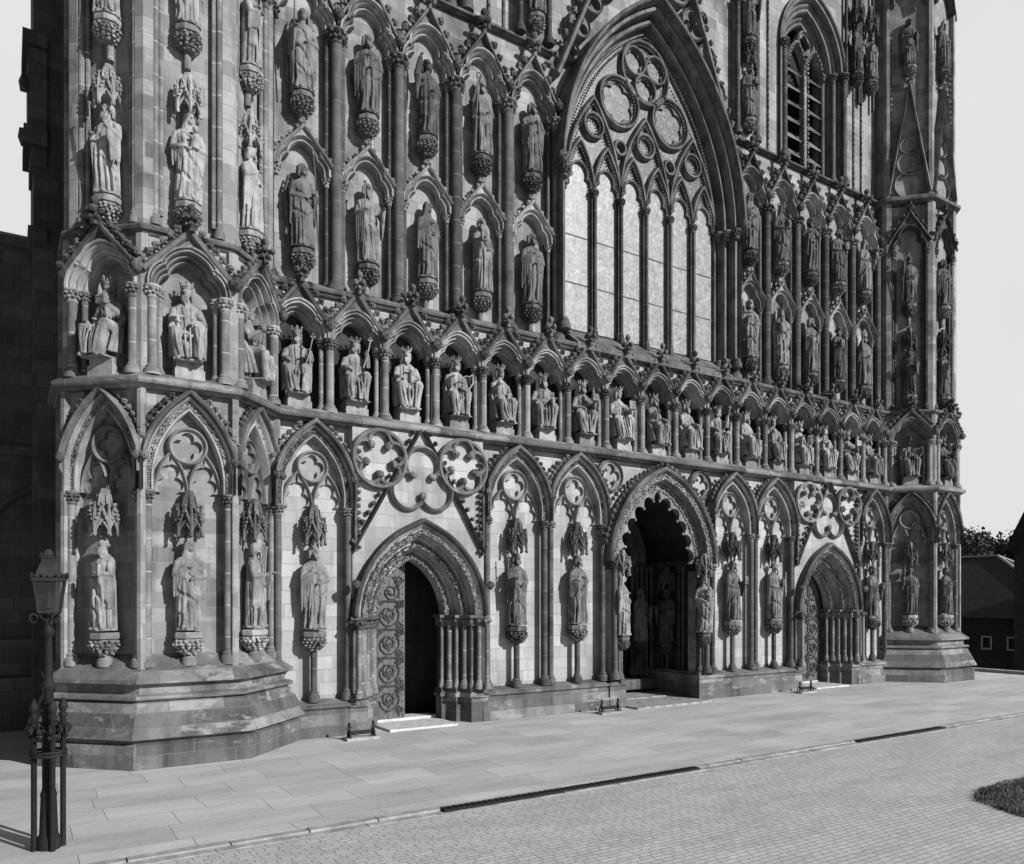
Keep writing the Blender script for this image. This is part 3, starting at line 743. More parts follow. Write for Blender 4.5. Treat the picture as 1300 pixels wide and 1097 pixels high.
# ---- the row of king niches
TREF = [(0, .46), (0, .24), (.02, .2), (.045, .2), (.055, .24), (.06, .14), (.08, .09), (.11, .09), (.12, .14), (.125, .03), (.145, -.02), (.175, -.02), (.185, .03)]
def make_niche(S, nm):
    wi = S / 2 - (.235 if nm == 'm' else .31)
    path = trefoil(wi, 8.60, 9.08 + (S - 1.2885) * .25)
    m = MB(); cl = lambda vs: [(max(-S / 2 + .002, min(S / 2 - .002, x)), y, z) for x, y, z in vs]
    m.sweep(path, TREF); m.sweep(path, [(.185, .3), (.185, .0), (.2, -.06), (.235, -.07), (.245, .3)], pclosed=True)
    m.v = cl(m.v); root = sub(m, 'king_niche', M['mould'], cath)
    q = [(max(-S / 2 + .004, min(S / 2 - .004, x)), z) for x, z in offset(path, .17)]
    w_ = MB(); w_.prism([(-S / 2, 8.60)] + q + [(S / 2, 8.60), (S / 2, 9.56), (-S / 2, 9.56)], .1, .46); sub(w_, 'spandrel', M['wall'] if nm == 'm' else M['wall_turret'], root)
    g = MB(); gx = S / 2 - .03; ga = 9.64
    q2 = [(max(-gx + .03, min(gx - .03, x)), z) for x, z in offset(path, .225)]; q2 = [(x, min(z, 8.80 + (ga - 8.84) * (1 - abs(x) / gx))) for x, z in q2]
    g.prism([(-gx, 8.60)] + q2 + [(gx, 8.60), (gx, 8.84), (0, ga), (-gx, 8.84)], .02, .2)
    pr = [(-.03, .12), (-.03, -.03), (.0, -.09), (.06, -.11), (.10, -.05), (.10, .12)]
    g.sweep([(-gx, 8.82), (0, ga), (gx, 8.82)], pr, pclosed=True)
    L = math.hypot(gx, ga - 8.82); nx, nz = -(ga - 8.82) / L, gx / L
    NC = 5 if S < 1.4 else 6
    for i in range(NC):
        t = (i + .75) / (NC + .4)
        for s in (-1, 1): crocket(g, s * (-gx + gx * t) + s * nx * .08, -.03, 8.82 + (ga - 8.82) * t + nz * .08, s * nx, nz, .135)
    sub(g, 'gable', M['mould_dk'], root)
    g = MB(); finial(g, 0, -.17, ga + .08, .215); sub(g, 'finial', M['mould_dk'], root)
    g = MB(); face_blob(g, S / 2, -.1, 8.86, .12); sub(g, 'label_stop', M['mould_dk'], root)
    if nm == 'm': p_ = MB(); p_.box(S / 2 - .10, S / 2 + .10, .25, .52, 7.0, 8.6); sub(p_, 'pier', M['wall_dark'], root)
    spots = ((S / 2 + .035, .02, .088), (S / 2 - .12, .14, .058)) if nm == 'm' else ((S / 2 - .17, .03, .085), (S / 2 - .31, .17, .055), (-S / 2 + .17, .03, .085), (-S / 2 + .31, .17, .055))
    for (x, y, r) in spots:
        sh = MB(); sh.lathe([(r, 7.15), (r, 8.34)], (x, y), 12); base(sh, (x, y), 6.98, 7.18, r); sub(sh, 'colonnette', M['shaft_lt'], root)
    for (x, y, r) in spots: cp = MB(); capital(cp, (x, y), 8.34, 8.60, r, 12, 9); sub(cp, 'capital', M['carve'] if nm == 'm' else M['mould'], root)
    pd = MB(); pd.box(-.26, .26, -.04, .42, 6.96, 7.17); pd.box(-.235, .235, -.02, .42, 7.17, 7.29); sub(pd, 'pedestal', M['king'], root)
    return root
KS = 1.2885; KV = .2
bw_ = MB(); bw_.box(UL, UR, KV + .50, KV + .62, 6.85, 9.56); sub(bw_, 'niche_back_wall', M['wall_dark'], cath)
N1 = make_niche(KS, 'm'); first(N1, (-8 * KS, KV, 0))
for i in range(-7, 9): at(N1, (i * KS, KV, 0))
N2 = make_niche(1.60, 't'); p, a = face(TL, -1, 1.97); first(N2, p, a)
for uc, ks in ((TL, (0, 1)), (TR, (-1, 0, 1))):
    for k in ks: p, a = face(uc, k, 1.97); at(N2, p, a)
# first column of the row
e = MB(); e.lathe([(.088, 7.15), (.088, 8.34)], (-8.5 * KS + .035, KV + .02), 12); base(e, (-8.5 * KS + .035, KV + .02), 6.98, 7.18, .088); sub(e, 'colonnette', M['shaft_lt'], cath)

# ---- upper walls
BZ = 17.42
o = [(UL, 9.6), (UL, 26), (UR, 26), (UR, 9.6)]
def upper_wall():
    win = offset(pointed(2.88, 14.2, 19.2, 18), .3)
    win = [(win[0][0], 9.6)] + win + [(win[-1][0], 9.6)]
    bel = pointed(1.55, 21.3, 23.6, 12)
    # tower walls are pierced by the bell openings, so each is built round its opening
    m = MB(); m.prism([(-3.4, 9.6)] + win + [(3.4, 9.6), (3.4, 26), (-3.4, 26)], .7, 1.0); sub(m, 'upper_wall', M['wall_up'], cath)
    for s, e_ in ((-1, UL), (1, UR)):
        m = MB(); x0, x1 = sorted((s * 3.4, e_)); m.prism([(x0, 9.6), (x1, 9.6), (x1, BZ), (x0, BZ)], .7, 1.0); sub(m, 'upper_wall', M['wall_up'], cath)
        c = s * 7.6; b = shift(bel, c)
        m = MB(); m.prism([(x0, BZ)] + [(b[0][0], BZ)] + b + [(b[-1][0], BZ), (x1, BZ), (x1, 26), (x0, 26)], .74, 1.0); sub(m, 'tower_wall', M['wall_up'], cath)
upper_wall()

# ---- upper statue bays: trefoil gable above, small gable below
UV = .42
SMALL = [(0, .28), (0, .1), (.03, .04), (.06, .04), (.07, .09), (.08, .02), (.11, -.04), (.14, -.02), (.15, .28)]
def make_bay():
    S = 1.5; wi = .50
    path = trefoil(wi, 15.48, 16.28); m = MB()
    m.sweep(path, [(0, .28), (0, .14), (.02, .1), (.05, .1), (.06, .15), (.07, .04), (.1, -.01), (.125, .02), (.13, .06), (.135, -.04), (.16, -.08), (.19, -.08), (.2, .28)])
    root = sub(m, 'statue_bay', M['mould'], cath)
    gx, gz0, ga = .72, 15.72, 16.82
    q = [(max(-.745, min(.745, x)), z) for x, z in offset(path, .15)]
    g = MB(); g.prism([(-.745, 15.48)] + q + [(.745, 15.48), (.745, 15.7), (0, ga), (-.745, 15.7)], .03, .28)
    g.sweep([(-gx, gz0), (0, ga), (gx, gz0)], [(0, .28), (0, -.06), (.02, -.11), (.06, -.11), (.08, -.06), (.08, .28)], pclosed=True)
    L = math.hypot(gx, ga - gz0); nx, nz = -(ga - gz0) / L, gx / L
    for i in range(4):
        t = (i + .6) / 4.5
        for s in (-1, 1): crocket(g, s * (-gx + gx * t) + s * nx * .07, -.02, gz0 + (ga - gz0) * t + nz * .07, s * nx, nz, .15)
    finial(g, 0, -.06, ga + .12, .27)
    sub(g, 'gable', M['mould_dk'], root)
    g = MB(); face_blob(g, .75, -.14, 15.78, .12); sub(g, 'label_stop', M['mould_dk'], root)
    lo = MB(); p2 = trefoil(.45, 12.22, 12.80)
    lo.sweep(p2, SMALL)
    q = [(max(-.62, min(.62, x)), z) for x, z in offset(p2, .12)]
    lo.prism([(-.62, 12.22)] + q + [(.62, 12.22), (.62, 12.42), (0, 13.12), (-.62, 12.42)], .0, .28)
    lo.sweep([(-.62, 12.42), (0, 13.12), (.62, 12.42)], [(0, .28), (0, -.06), (.03, -.09), (.06, -.06), (.06, .28)], pclosed=True)
    for i in range(4):
        t = (i + .5) / 4
        for s in (-1, 1): crocket(lo, s * (-.62 + .62 * t) * 1.02, .02, 12.47 + .7 * t, s * -.75, .66, .085)
    finial(lo, 0, -.02, 13.15, .1)
    for s in (-1, 1): capital(lo, (s * .56, .12), 12.02, 12.24, .06, 8, 7)
    sub(lo, 'small_gable', M['mould'], root)
    b = MB(); bracket(b, 10.48, y=.06, r=.26, h=.36); sub(b, 'statue_bracket', M['carve'], root)
    b = MB(); bracket(b, 13.84, y=.06, r=.26, h=.36); sub(b, 'statue_bracket', M['carve'], root)
    b = MB(); b.lathe([(.07, 9.8), (.07, 10.15)], (0, .14), 10); b.lathe([(.065, 13.2), (.065, 13.5)], (0, .14), 10); sub(b, 'bracket_shaft', M['shaft_lt'], root)
    sh = MB(); sh.lathe([(.125, 9.95), (.125, 15.2)], (.75, .02), 16); base(sh, (.75, .02), 9.72, 9.98, .125); sub(sh, 'column', M['shaft'], root)
    for x in (.56, .94):
        sh = MB(); sh.lathe([(.055, 9.95), (.055, 15.2)], (x, .13), 10); base(sh, (x, .13), 9.74, 9.98, .055); sub(sh, 'shaft', M['shaft'], root)
    for x, y, r in ((.75, .02, .13), (.56, .13, .06), (.94, .13, .06)): cp = MB(); capital(cp, (x, y), 15.18, 15.5, r, 12, 9); sub(cp, 'capital', M['carve'], root)
    return root
U = [4.15 + 1.5 * i for i in range(5)]
B1 = make_bay(); first(B1, (-U[4], UV, 0))
for u in [-x for x in U[3::-1]]: at(B1, (u, UV, 0))
for u in U: at(B1, (u, UV, 0))
for u in (-10.9, 3.4):                        # column that opens each row
    sh = MB(); sh.lathe([(.125, 9.95), (.125, 15.2)], (0, .02), 16); base(sh, (0, .02), 9.72, 9.98, .125); capital(sh, (0, .02), 15.16, 15.5, .13, 12, 10); sub(sh, 'column', M['shaft'], cath, (u, UV, 0))

# ---- west window
def make_window():
    arch = pointed(2.88, 14.2, 19.25, 26); path = [(-2.88, 10.0)] + arch + [(2.88, 10.0)]
    m = MB(); V = .95
    pr = [(0, V), (0, .84), (.02, .78), (.06, .78), (.08, .84), (.09, .9), (.15, .86), (.17, .66), (.15, .60), (.18, .52), (.25, .52), (.27, .58), (.28, .70), (.34, .66), (.36, .44), (.34, .36), (.37, .27), (.45, .27), (.47, .34), (.48, .46), (.5, .44), (.51, .14)]
    m.sweep(path, pr); root = sub(m, 'west_window', M['hood'], cath)
    h = MB(); h.sweep(arch, [(.51, .7), (.51, .1), (.54, .02), (.6, .0), (.63, .06), (.63, .7)], pclosed=True)
    sub(h, 'hood_mould', M['mould_dk'], root)
    for s in (-1, 1): h = MB(); face_blob(h, s * 3.46, .05, 14.35, .15); sub(h, 'label_stop', M['mould_dk'], root)
    for s in (-1, 1):
        for x, y, r in ((2.97, .68, .07), (3.12, .46, .08), (3.28, .24, .09)):
            cp = MB(); capital(cp, (s * x, y), 13.95, 14.25, r, 10, 9); sub(cp, 'capital', M['carve'], root)
            cp = MB(); base(cp, (s * x, y), 10.0, 10.3, r); sub(cp, 'shaft_base', M['shaft'], root)
    sl_ = MB(); sl_.add([(-2.95, .1, 9.7), (2.95, .1, 9.7), (2.95, .95, 10.34), (-2.95, .95, 10.34), (-2.95, .1, 9.55), (2.95, .1, 9.55), (2.95, .95, 9.55), (-2.95, .95, 9.55)], [(0, 1, 2, 3), (4, 7, 6, 5), (0, 4, 5, 1), (1, 5, 6, 2), (2, 6, 7, 3), (3, 7, 4, 0)]); sub(sl_, 'sill', M['mould_dk'], root)
    for k in (-2, -1, 0, 1, 2):
        x = .95 * k; mu = MB(); mu.box(x - .05, x + .05, .76, .92, 10.25, 14.2)
        for dx, y, r in ((-.06, .74, .035), (.06, .74, .035), (0, .68, .05)):
            mu.lathe([(r, 10.3), (r, 14.0)], (x + dx, y), 8); base(mu, (x + dx, y), 10.1, 10.45, r, 8)
        capital(mu, (x, .72), 13.98, 14.22, .075, 8, 8); sub(mu, 'mullion', M['shaft'], root)
    t = MB(); beads = []
    RP = [(-.06, .92), (-.065, .80), (-.025, .70), (.025, .70), (.065, .80), (.06, .92)]
    def arc(pth, beaded=True, closed=False):
        t.sweep(pth, RP, closed=closed, pclosed=True)
        if beaded:
            pp = offset(pth + ([pth[0]] if closed else []), -.1)
            for x, z, tx, tz in resample(pp, .085): t.blob((x, .76, z), .03, 1, .1)
    for k in range(6):
        c = -2.375 + .95 * k
        arc(pointed(.475, 14.2, 15.5, 10, c))
        tp = shift(trefoil(.40, 14.2, 14.85, 7), c); t.sweep(tp, [(0, .9), (0, .76), (.03, .74), (.06, .76), (.06, .9)], pclosed=True)
    for c in (-1.9, 0, 1.9):
        arc(pointed(.95, 14.2, 16.78, 14, c)); arc(circle(c, 16.02, .33, 28), True, True)
    for s in (-1, 1):
        arc(circle(s * .95, 15.68, .19, 22), False, True)
        cx, cz, Rr = s * .98, 16.98, .70
        arc(circle(cx, cz, Rr, 44), True, True)
        fp = foil(cx, cz, .34, .22, 6, 96); t.band(circle(cx, cz, Rr - .14, 96), fp, .8, .86, True)
    arc(circle(0, 18.12, .88, 48), True, True)
    for a in (pi / 6, 5 * pi / 6, -pi / 2):
        cx, cz = .46 * math.cos(a), 18.12 + .46 * math.sin(a); arc(circle(cx, cz, .38, 30), False, True)
        fp = foil(cx, cz, .17, .15, 5, 80); t.band(circle(cx, cz, .36, 80), fp, .8, .86, True)
    pp = offset(arch, -.09)
    for x, z, tx, tz in resample(pp, .1): t.blob((x, .72, z), .036, 1, .1)
    sub(t, 'tracery', M['hood'], root)
    for k in range(6):
        x = -2.85 + .95 * k; g = MB(); hp = shift(trefoil(.41, 14.2, 14.86, 7), x + .475); g.prism([(x + .045, 10.3), (x + .045, 14.19)] + hp + [(x + .905, 14.19), (x + .905, 10.3)], .845, .86); sub(g, 'glass_pane', M['glass'], root)
    br = MB()
    for z in (11.55, 12.85): br.box(-2.86, 2.86, .83, .843, z, z + .025)
    sub(br, 'saddle_bar', M['mould_dk'], root)
    g = MB(); ga = offset(arch, -.01); g.prism([(ga[0][0], 14.2)] + ga + [(ga[-1][0], 14.2)], .865, .88); sub(g, 'tracery_glass', M['glass_tr'], root)
    return root
make_window()

# gable with blind foils over the window
g = MB()
for s in (-1, 1):
    rk = [(-3.3, 16.7), (-.05, 24.2)] if s < 0 else [(.05, 24.2), (3.3, 16.7)]
    g.sweep(rk, [(0, .7), (0, .42), (.05, .34), (.12, .34), (.16, .42), (.16, .7)], pclosed=True)
    for i in range(22):
        t = i / 21; crocket(g, s * (3.3 - 3.25 * t) + s * .17, .44, 16.75 + 7.5 * t + .06, s * .92, .4, .15)
    for x, z, Rr in ((2.86, 17.55, .22), (2.62, 18.35, .34), (2.2, 19.2, .38), (1.62, 20.0, .44), (2.02, 20.3, .18), (.95, 20.85, .5), (1.2, 21.6, .25), (0.0 if s < 0 else .02, 21.9, .55)):
        fp = foil(s * x, z, Rr * .48, Rr * .42, 3 if Rr > .3 else 4, 72); g.band(circle(s * x, z, Rr, 72), fp, .46, .7, True)
        g.sweep(circle(s * x, z, Rr, 32), [(-.03, .7), (-.03, .46), (0, .4), (.04, .46), (.04, .7)], closed=True, pclosed=True)
sub(g, 'window_gable', M['mould_dk'], cath)

# ---- belfry stage
def make_belfry():
    arch = pointed(.95, 21.3, 22.75, 14); path = [(-.95, BZ)] + arch + [(.95, BZ)]
    m = MB(); pr = [(0, 1.45)]
    for i in range(3):
        n, v = .28 * i, 1.4 - .26 * i
        pr += [(n, v - .1), (n + .05, v - .2), (n + .13, v - .2), (n + .14, v - .12), (n + .16, v - .22), (n + .2, v - .27), (n + .26, v - .25), (n + .28, v - .26)]
    m.sweep(path, pr); root = sub(m, 'bell_opening', M['mould_dk'], cath)
    for s in (-1, 1):
        for x, y, r in ((1.05, 1.1, .08), (1.32, .86, .09), (1.6, .62, .1)):
            cp = MB(); capital(cp, (s * x, y), 21.0, 21.35, r, 10, 9); base(cp, (s * x, y), BZ, BZ + .35, r); cp.lathe([(r, BZ + .3), (r, 21)], (s * x, y), 10); sub(cp, 'jamb_shaft', M['shaft'], root)
    t = MB(); t.box(-.07, .07, 1.0, 1.2, BZ, 21.3)
    for i in range(int((21.3 - BZ) / .16)):
        for x in (-.11, .11): t.blob((x, .98, BZ + .1 + i * .16), (.05, .05, .06), 1, .1)
    for s in (-1, 1):
        sp = pointed(.45, 21.0, 21.9, 10, s * .475); t.sweep(sp, [(0, 1.2), (0, 1.0), (.03, .95), (.07, 1.0), (.07, 1.2)], pclosed=True)
        for x, z, tx, tz in resample(sp, .15): t.blob((x, .96, z), .05, 1, .1)
    t.sweep(circle(0, 22.05, .33, 28), [(0, 1.2), (0, 1.0), (.03, .95), (.08, 1.0), (.08, 1.2)], closed=True, pclosed=True)
    fp = foil(0, 22.05, .15, .14, 4, 64); t.band(circle(0, 22.05, .33, 64), fp, 1.04, 1.14, True)
    sub(t, 'tracery', M['mould'], root)
    for i in range(7):
        z = BZ + .15 + i * .56
        l_ = MB(); l_.add([(-.95, 1.08, z), (.95, 1.08, z), (.95, 1.42, z + .42), (-.95, 1.42, z + .42), (-.95, 1.08, z - .04), (.95, 1.08, z - .04), (.95, 1.42, z + .38), (-.95, 1.42, z + .38)], [(0, 1, 2, 3), (4, 7, 6, 5), (0, 4, 5, 1), (1, 5, 6, 2), (2, 6, 7, 3), (3, 7, 4, 0)])
        sub(l_, 'louvre', M['hood'], root)
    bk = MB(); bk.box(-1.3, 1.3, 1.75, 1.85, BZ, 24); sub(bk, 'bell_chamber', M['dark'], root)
    for x in (-2.75, -2.3, 2.3, 2.75):
        st = MB()
        for i in range(40): st.blob((x, .72, BZ + .1 + i * .2), (.05, .06, .085), 1, .1)
        st.box(x - .03, x + .03, .69, .74, BZ, 25.5); sub(st, 'dogtooth_strip', M['mould_dk'], root)
    return root
D1 = make_belfry(); first(D1, (-7.6, 0, 0)); at(D1, (7.6, 0, 0))
# statue piers that flank the window gable
def make_pier():
    m = MB(); m.box(-.42, .42, .55, .74, BZ, 26); root = sub(m, 'statue_pier', M['wall_up'], cath)
    s = MB()
    for x in (-.45, .45): s.lathe([(.075, BZ + .2), (.075, 21.6)], (x, .48), 10); base(s, (x, .48), BZ, BZ + .25, .075); capital(s, (x, .48), 21.4, 21.7, .075, 10, 8)
    sub(s, 'shaft', M['shaft'], root)
    for z in (17.95, 20.45):
        b = MB(); bracket(b, z, y=.42, r=.24, h=.34); sub(b, 'statue_bracket', M['carve'], root)
        c = MB(); canopy(c, z + 1.75, .42, .22, .4, .6); sub(c, 'statue_canopy', M['mould_dk'], root)
    return root
E1 = make_pier(); first(E1, (-4.05, 0, 0)); at(E1, (4.05, 0, 0))

# ---- upper stages of the turrets
def make_tface(top):
    m = MB(); w_ = .5
    for x in (-.56, .56):
        m.lathe([(.06, 9.95), (.06, 15.2)], (x, .06), 10); base(m, (x, .06), 9.74, 9.98, .06)
        m.lathe([(.045, 9.95), (.045, 15.2)], (x * .82, .1), 8)
    root = sub(m, 'turret_bay', M['shaft_lt'] if not top else M['shaft'], cath)
    for z in (10.25, 13.50):
        b = MB(); b.lathe([(.065, z - .7 if z > 11 else 9.75), (.065, z - .3)], (0, .12), 10); sub(b, 'bracket_shaft', M['shaft_lt'], root)
        b = MB(); bracket(b, z, y=.06, r=.25, h=.36); sub(b, 'statue_bracket', M['carve_lt'] if not top else M['carve'], root)
        if top and z > 12: continue
        c = MB(); canopy(c, z + 1.72, .06, .22, .4, .62); sub(c, 'statue_canopy', M['mould'] if not top else M['mould_dk'], root)
    g = MB(); path = trefoil(.44, 15.5, 16.2); g.sweep(path, [(0, .18), (0, .1), (.03, .04), (.06, .06), (.07, -.02), (.1, -.07), (.13, -.05), (.14, .18)])
    q = [(max(-.66, min(.66, x)), z) for x, z in offset(path, .11)]
    g.prism([(-.68, 15.5)] + q + [(.68, 15.5), (.68, 15.8), (0, 16.7), (-.68, 15.8)], .0, .18)
    g.sweep([(-.68, 15.72), (0, 16.75), (.68, 15.72)], [(0, .18), (0, -.06), (.03, -.1), (.08, -.06), (.08, .18)], pclosed=True)
    for i in range(4):
        t = (i + .6) / 4.5
        for s in (-1, 1): crocket(g, s * (-.68 + .68 * t) * 1.08, -.02, 15.8 + 1.03 * t, s * -.83, .55, .12)
    finial(g, 0, -.05, 16.85, .18)
    for s in (-1, 1): capital(g, (s * .56, .06), 15.15, 15.5, .075, 10, 8)
    sub(g, 'gable', M['mould_dk'], root)
    if top:                                    # tall blind gablets and the top statues
        h = MB(); ap = 21.3
        h.sweep([(-.66, 17.5), (0, ap), (.66, 17.5)], [(0, .18), (0, -.02), (.03, -.08), (.08, -.02), (.08, .18)], pclosed=True)
        fp = None
        for cz, Rr in ((17.85, .45), (18.6, .36), (19.25, .26)):
            h.sweep(circle(0, cz, Rr, 32), [(0, .18), (0, .1), (.03, .06), (.06, .1), (.06, .18)], closed=True, pclosed=True)
        finial(h, 0, 0, ap + .1, .2)
        for x in (-.58, .58):
            for i in range(30): h.blob((x, .14, 17.6 + i * .2), (.045, .06, .07), 1, .1)
        sub(h, 'gablet', M['mould'], root)
        b = MB(); bracket(b, 22.05, y=.06, r=.24, h=.34); sub(b, 'statue_bracket', M['carve'], root)
        c = MB(); c.sweep(pointed(.5, 24.3, 25.2, 10), [(0, .18), (0, 0), (.05, -.1), (.15, -.05), (.15, .18)], pclosed=True); sub(c, 'gable', M['mould_dk'], root)
    return root
T1 = make_tface(False); p, a = face(TL, -1, 1.86); first(T1, p, a)
for k in (0, 1): p, a = face(TL, k, 1.86); at(T1, p, a)
T2 = make_tface(True); p, a = face(TR, -1, 1.86); first(T2, p, a)
for k in (0, 1): p, a = face(TR, k, 1.86); at(T2, p, a)

# ---- body of the church behind the front, north side and low wall
bk = MB(); bk.box(UL - 1.5, -3.6, 1.9, 9, 0, 26); bk.box(UR - 7.6, UR + 1.5, 1.9, 9, 0, 26); bk.box(-3.6, 3.6, 5.2, 9, 0, 26); bk.box(-10, 10, 9, 40, 0, 22)
sub(bk, 'nave_and_towers', M['wall_dark'], cath)
nb = MB(); nb.box(-15.05, -12.4, 3.4, 5.4, 0, 26)
for z0, z1, e in ((12.6, 13.0, .18), (13.0, 14.7, .10), (14.7, 15.0, .2), (10.6, 10.9, .1), (12.2, 12.6, .06), (19, 19.4, .15)): nb.box(-15.05 - e, -14.8, 3.4 - e, 4.6, z0, z1)
for q in (12.75, 13.9): nb.blob((-15.22, 3.35, q), (.12, .14, .2), 1, .2)
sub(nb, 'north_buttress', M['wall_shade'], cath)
nw = MB(); nw.box(-26, -14.0, 4.75, 5.4, 0, 10.9)
nw.add([(-26, 4.62, 10.9), (-14, 4.62, 10.9), (-14, 4.62, 11.1), (-26, 4.62, 11.1), (-26, 5.5, 11.5), (-14, 5.5, 11.5), (-26, 5.5, 10.9), (-14, 5.5, 10.9)], [(0, 1, 2, 3), (3, 2, 5, 4), (0, 6, 7, 1), (1, 7, 5, 2), (0, 3, 4, 6), (6, 4, 5, 7)])
nw.box(-26, -14.0, 4.6, 4.75, 6.2, 6.4); nw.box(-26, -14.0, 4.55, 4.75, 0, 1.2); nw.box(-26, -14, 4.62, 4.75, 1.9, 2.05)
nw.sweep(pointed(1.0, 3.8, 5.4, 12, -15.0), [(0, 4.75), (0, 4.65), (.06, 4.58), (.14, 4.65), (.14, 4.75)], pclosed=True)
for x in (-16.0, -14.0): nw.lathe([(.08, 2), (.08, 3.8)], (x, 4.66), 10)
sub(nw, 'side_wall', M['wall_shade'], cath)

# ------------------------------------------------------------------ STATUES
def smooth(a, b, x):
    t = max(0, min(1, (x - a) / (b - a))); return t * t * (3 - 2 * t)
def loft(mb, rows, fold, nth=84):               # rows: (z, a, b, cx, cy); fold(theta, z) -> outward shift
    vs = []
    for z, a, b, cx, cy in rows:
        for k in range(nth):
            t = 2 * pi * k / nth; f = fold(t, z)
            vs.append((cx + (a + f) * math.cos(t), cy + (b + f) * math.sin(t), z))
    n = len(rows)
    fs = [(j * nth + i, j * nth + (i + 1) % nth, (j + 1) * nth + (i + 1) % nth, (j + 1) * nth + i) for j in range(n - 1) for i in range(nth)]
    fs += [tuple(range(nth))[::-1], tuple(range((n - 1) * nth, n * nth))]
    mb.add(vs, fs)
def interp(tab, z):
    for p, q in zip(tab, tab[1:]):
        if z <= q[0]:
            t = (z - p[0]) / (q[0] - p[0]); t = t * t * (3 - 2 * t)
            return [p[i] + (q[i] - p[i]) * t for i in range(1, len(p))]
    return list(tab[-1][1:])
def hand(mb, p, d, s=1):                        # palm, four bent fingers and a thumb, closed along direction d
    p = Vector(p); d = Vector(d).normalized(); side = d.cross(Vector((0, 0, 1)))
    side = side.normalized() if side.length > .05 else Vector((1, 0, 0)); up = side.cross(d)
    mb.tube([p - d * .03, p + d * .02, p + d * .06], [.028, .036, .03], 8, .7)
    for i, o in enumerate((-.027, -.009, .009, .027)):
        a = p + d * .055 + side * o; L = (.045, .055, .052, .04)[i]
        mb.tube([a, a + d * L * .6 - up * .008, a + d * L * .8 - up * L * .7], [.011, .0105, .009], 6)
    mb.tube([p + side * .03, p + side * .05 + d * .03, p + side * .045 + d * .06 - up * .015], [.013, .012, .01], 6)
def head(mb, c, yaw, kind, rnd, s=1.0):
    rm = Matrix.Rotation(yaw, 3, 'Z')
    def P(x, y, z): q = rm @ Vector((x * s, y * s, z * s)); return (c[0] + q.x, c[1] + q.y, c[2] + q.z)
    def B(x, y, z, r, sub_=2, j=0): mb.blob(P(x, y, z), tuple(v * s for v in r), sub_, j, rm)
    B(0, .01, .02, (.078, .096, .105), 3); B(0, -.03, -.055, (.056, .06, .055), 2)
    B(0, -.093, .0, (.014, .026, .022), 1); B(0, -.085, .022, (.012, .02, .04), 1)
    B(0, -.082, .045, (.058, .02, .014), 2)
    B(-.03, -.09, .022, (.013, .009, .009), 1); B(.03, -.09, .022, (.013, .009, .009), 1)
    B(0, -.083, -.045, (.026, .014, .008), 1); B(0, -.08, -.062, (.022, .014, .009), 1)
    B(-.08, .01, 0, (.012, .022, .03), 1); B(.08, .01, 0, (.012, .022, .03), 1)
    if 'beard' in kind:
        L = .1 if 'long' not in kind else .17
        for k in range(9):
            x = -.05 + .0125 * k
            mb.tube([P(x, -.07, -.05), P(x * .9, -.095, -.06 - L * .5), P(x * .45, -.085 + rnd.uniform(-.01, .01), -.06 - L * (1.05 - abs(x) * 5))], [.022 * s, .02 * s, .008 * s], 6)
    if 'hair' in kind:
        for k in range(15):
            a = pi * (.0 + k / 14); x = math.cos(a) * .085; y = .02 + math.sin(a) * .085
            mb.tube([P(x * .4, y * .4, .115), P(x, y, .06), P(x * 1.08, y * 1.1, -.04), P(x * 1.05, y * 1.05, -.11 - rnd.uniform(0, .04))], [.03 * s, .032 * s, .028 * s, .012 * s], 6)
        B(0, .015, .075, (.082, .095, .06), 2, .04)
    if 'veil' in kind:
        rows = [(c[2] - .24 * s, .15 * s, .11 * s, c[0], c[1] + .04), (c[2] - .1 * s, .105 * s, .1 * s, c[0], c[1] + .03), (c[2] + .05 * s, .092 * s, .11 * s, c[0], c[1] + .022), (c[2] + .12 * s, .06 * s, .08 * s, c[0], c[1] + .02), (c[2] + .14 * s, .02, .03, c[0], c[1] + .02)]
        loft(mb, rows, lambda t, z: -.05 * smooth(.5, .95, -math.sin(t - yaw)) + .006 * math.sin(9 * t), 40)
    if 'mitre' in kind:
        for f in (-1, 1):
            vs = [P(-.085, f * .03, .07), P(.085, f * .03, .07), P(.09, f * .06, .15), P(0, f * .03, .30), P(-.09, f * .06, .15), P(-.08, 0, .08), P(.08, 0, .08), P(.085, 0, .15), P(0, 0, .26), P(-.085, 0, .15)]
            mb.add(vs, [(0, 1, 2, 3, 4), (9, 8, 7, 6, 5), (0, 5, 6, 1), (1, 6, 7, 2), (2, 7, 8, 3), (3, 8, 9, 4), (4, 9, 5, 0)])
        mb.lathe([(.088 * s, c[2] + .05), (.092 * s, c[2] + .08), (.088 * s, c[2] + .1)], (c[0], c[1]), 16)
    if 'bald' in kind:
        for k in range(11):
            a = pi * k / 10; B(math.cos(a) * .08, .02 + math.sin(a) * .085, -.01, (.026, .026, .04), 1, .2)
def crown_mesh(mb, c, r=.095, h=.12):
    mb.lathe([(r, c[2]), (r * 1.06, c[2] + .012), (r * 1.0, c[2] + .03), (r * 1.1, c[2] + .05)], (c[0], c[1]), 18)
    for k in range(6):
        a = 2 * pi * k / 6 + .5; q = Vector((math.cos(a), math.sin(a), 0)); e = Vector((-q.y, q.x, 0))
        b = Vector(c) + q * r * 1.08 + Vector((0, 0, .04)); t = b + q * .02 + Vector((0, 0, h * .8))
        mb.tube([b, (b + t) / 2, t], [.02, .014, .012], 6)
        mb.blob(t, (.022, .022, .025), 1, .1); mb.blob((b + t) / 2 + e * .022 + Vector((0, 0, .02)), .014, 1); mb.blob((b + t) / 2 - e * .022 + Vector((0, 0, .02)), .014, 1)
        a2 = a + pi / 6; mb.blob((c[0] + math.cos(a2) * r * 1.1, c[1] + math.sin(a2) * r * 1.1, c[2] + .07), (.014, .014, .022), 1)
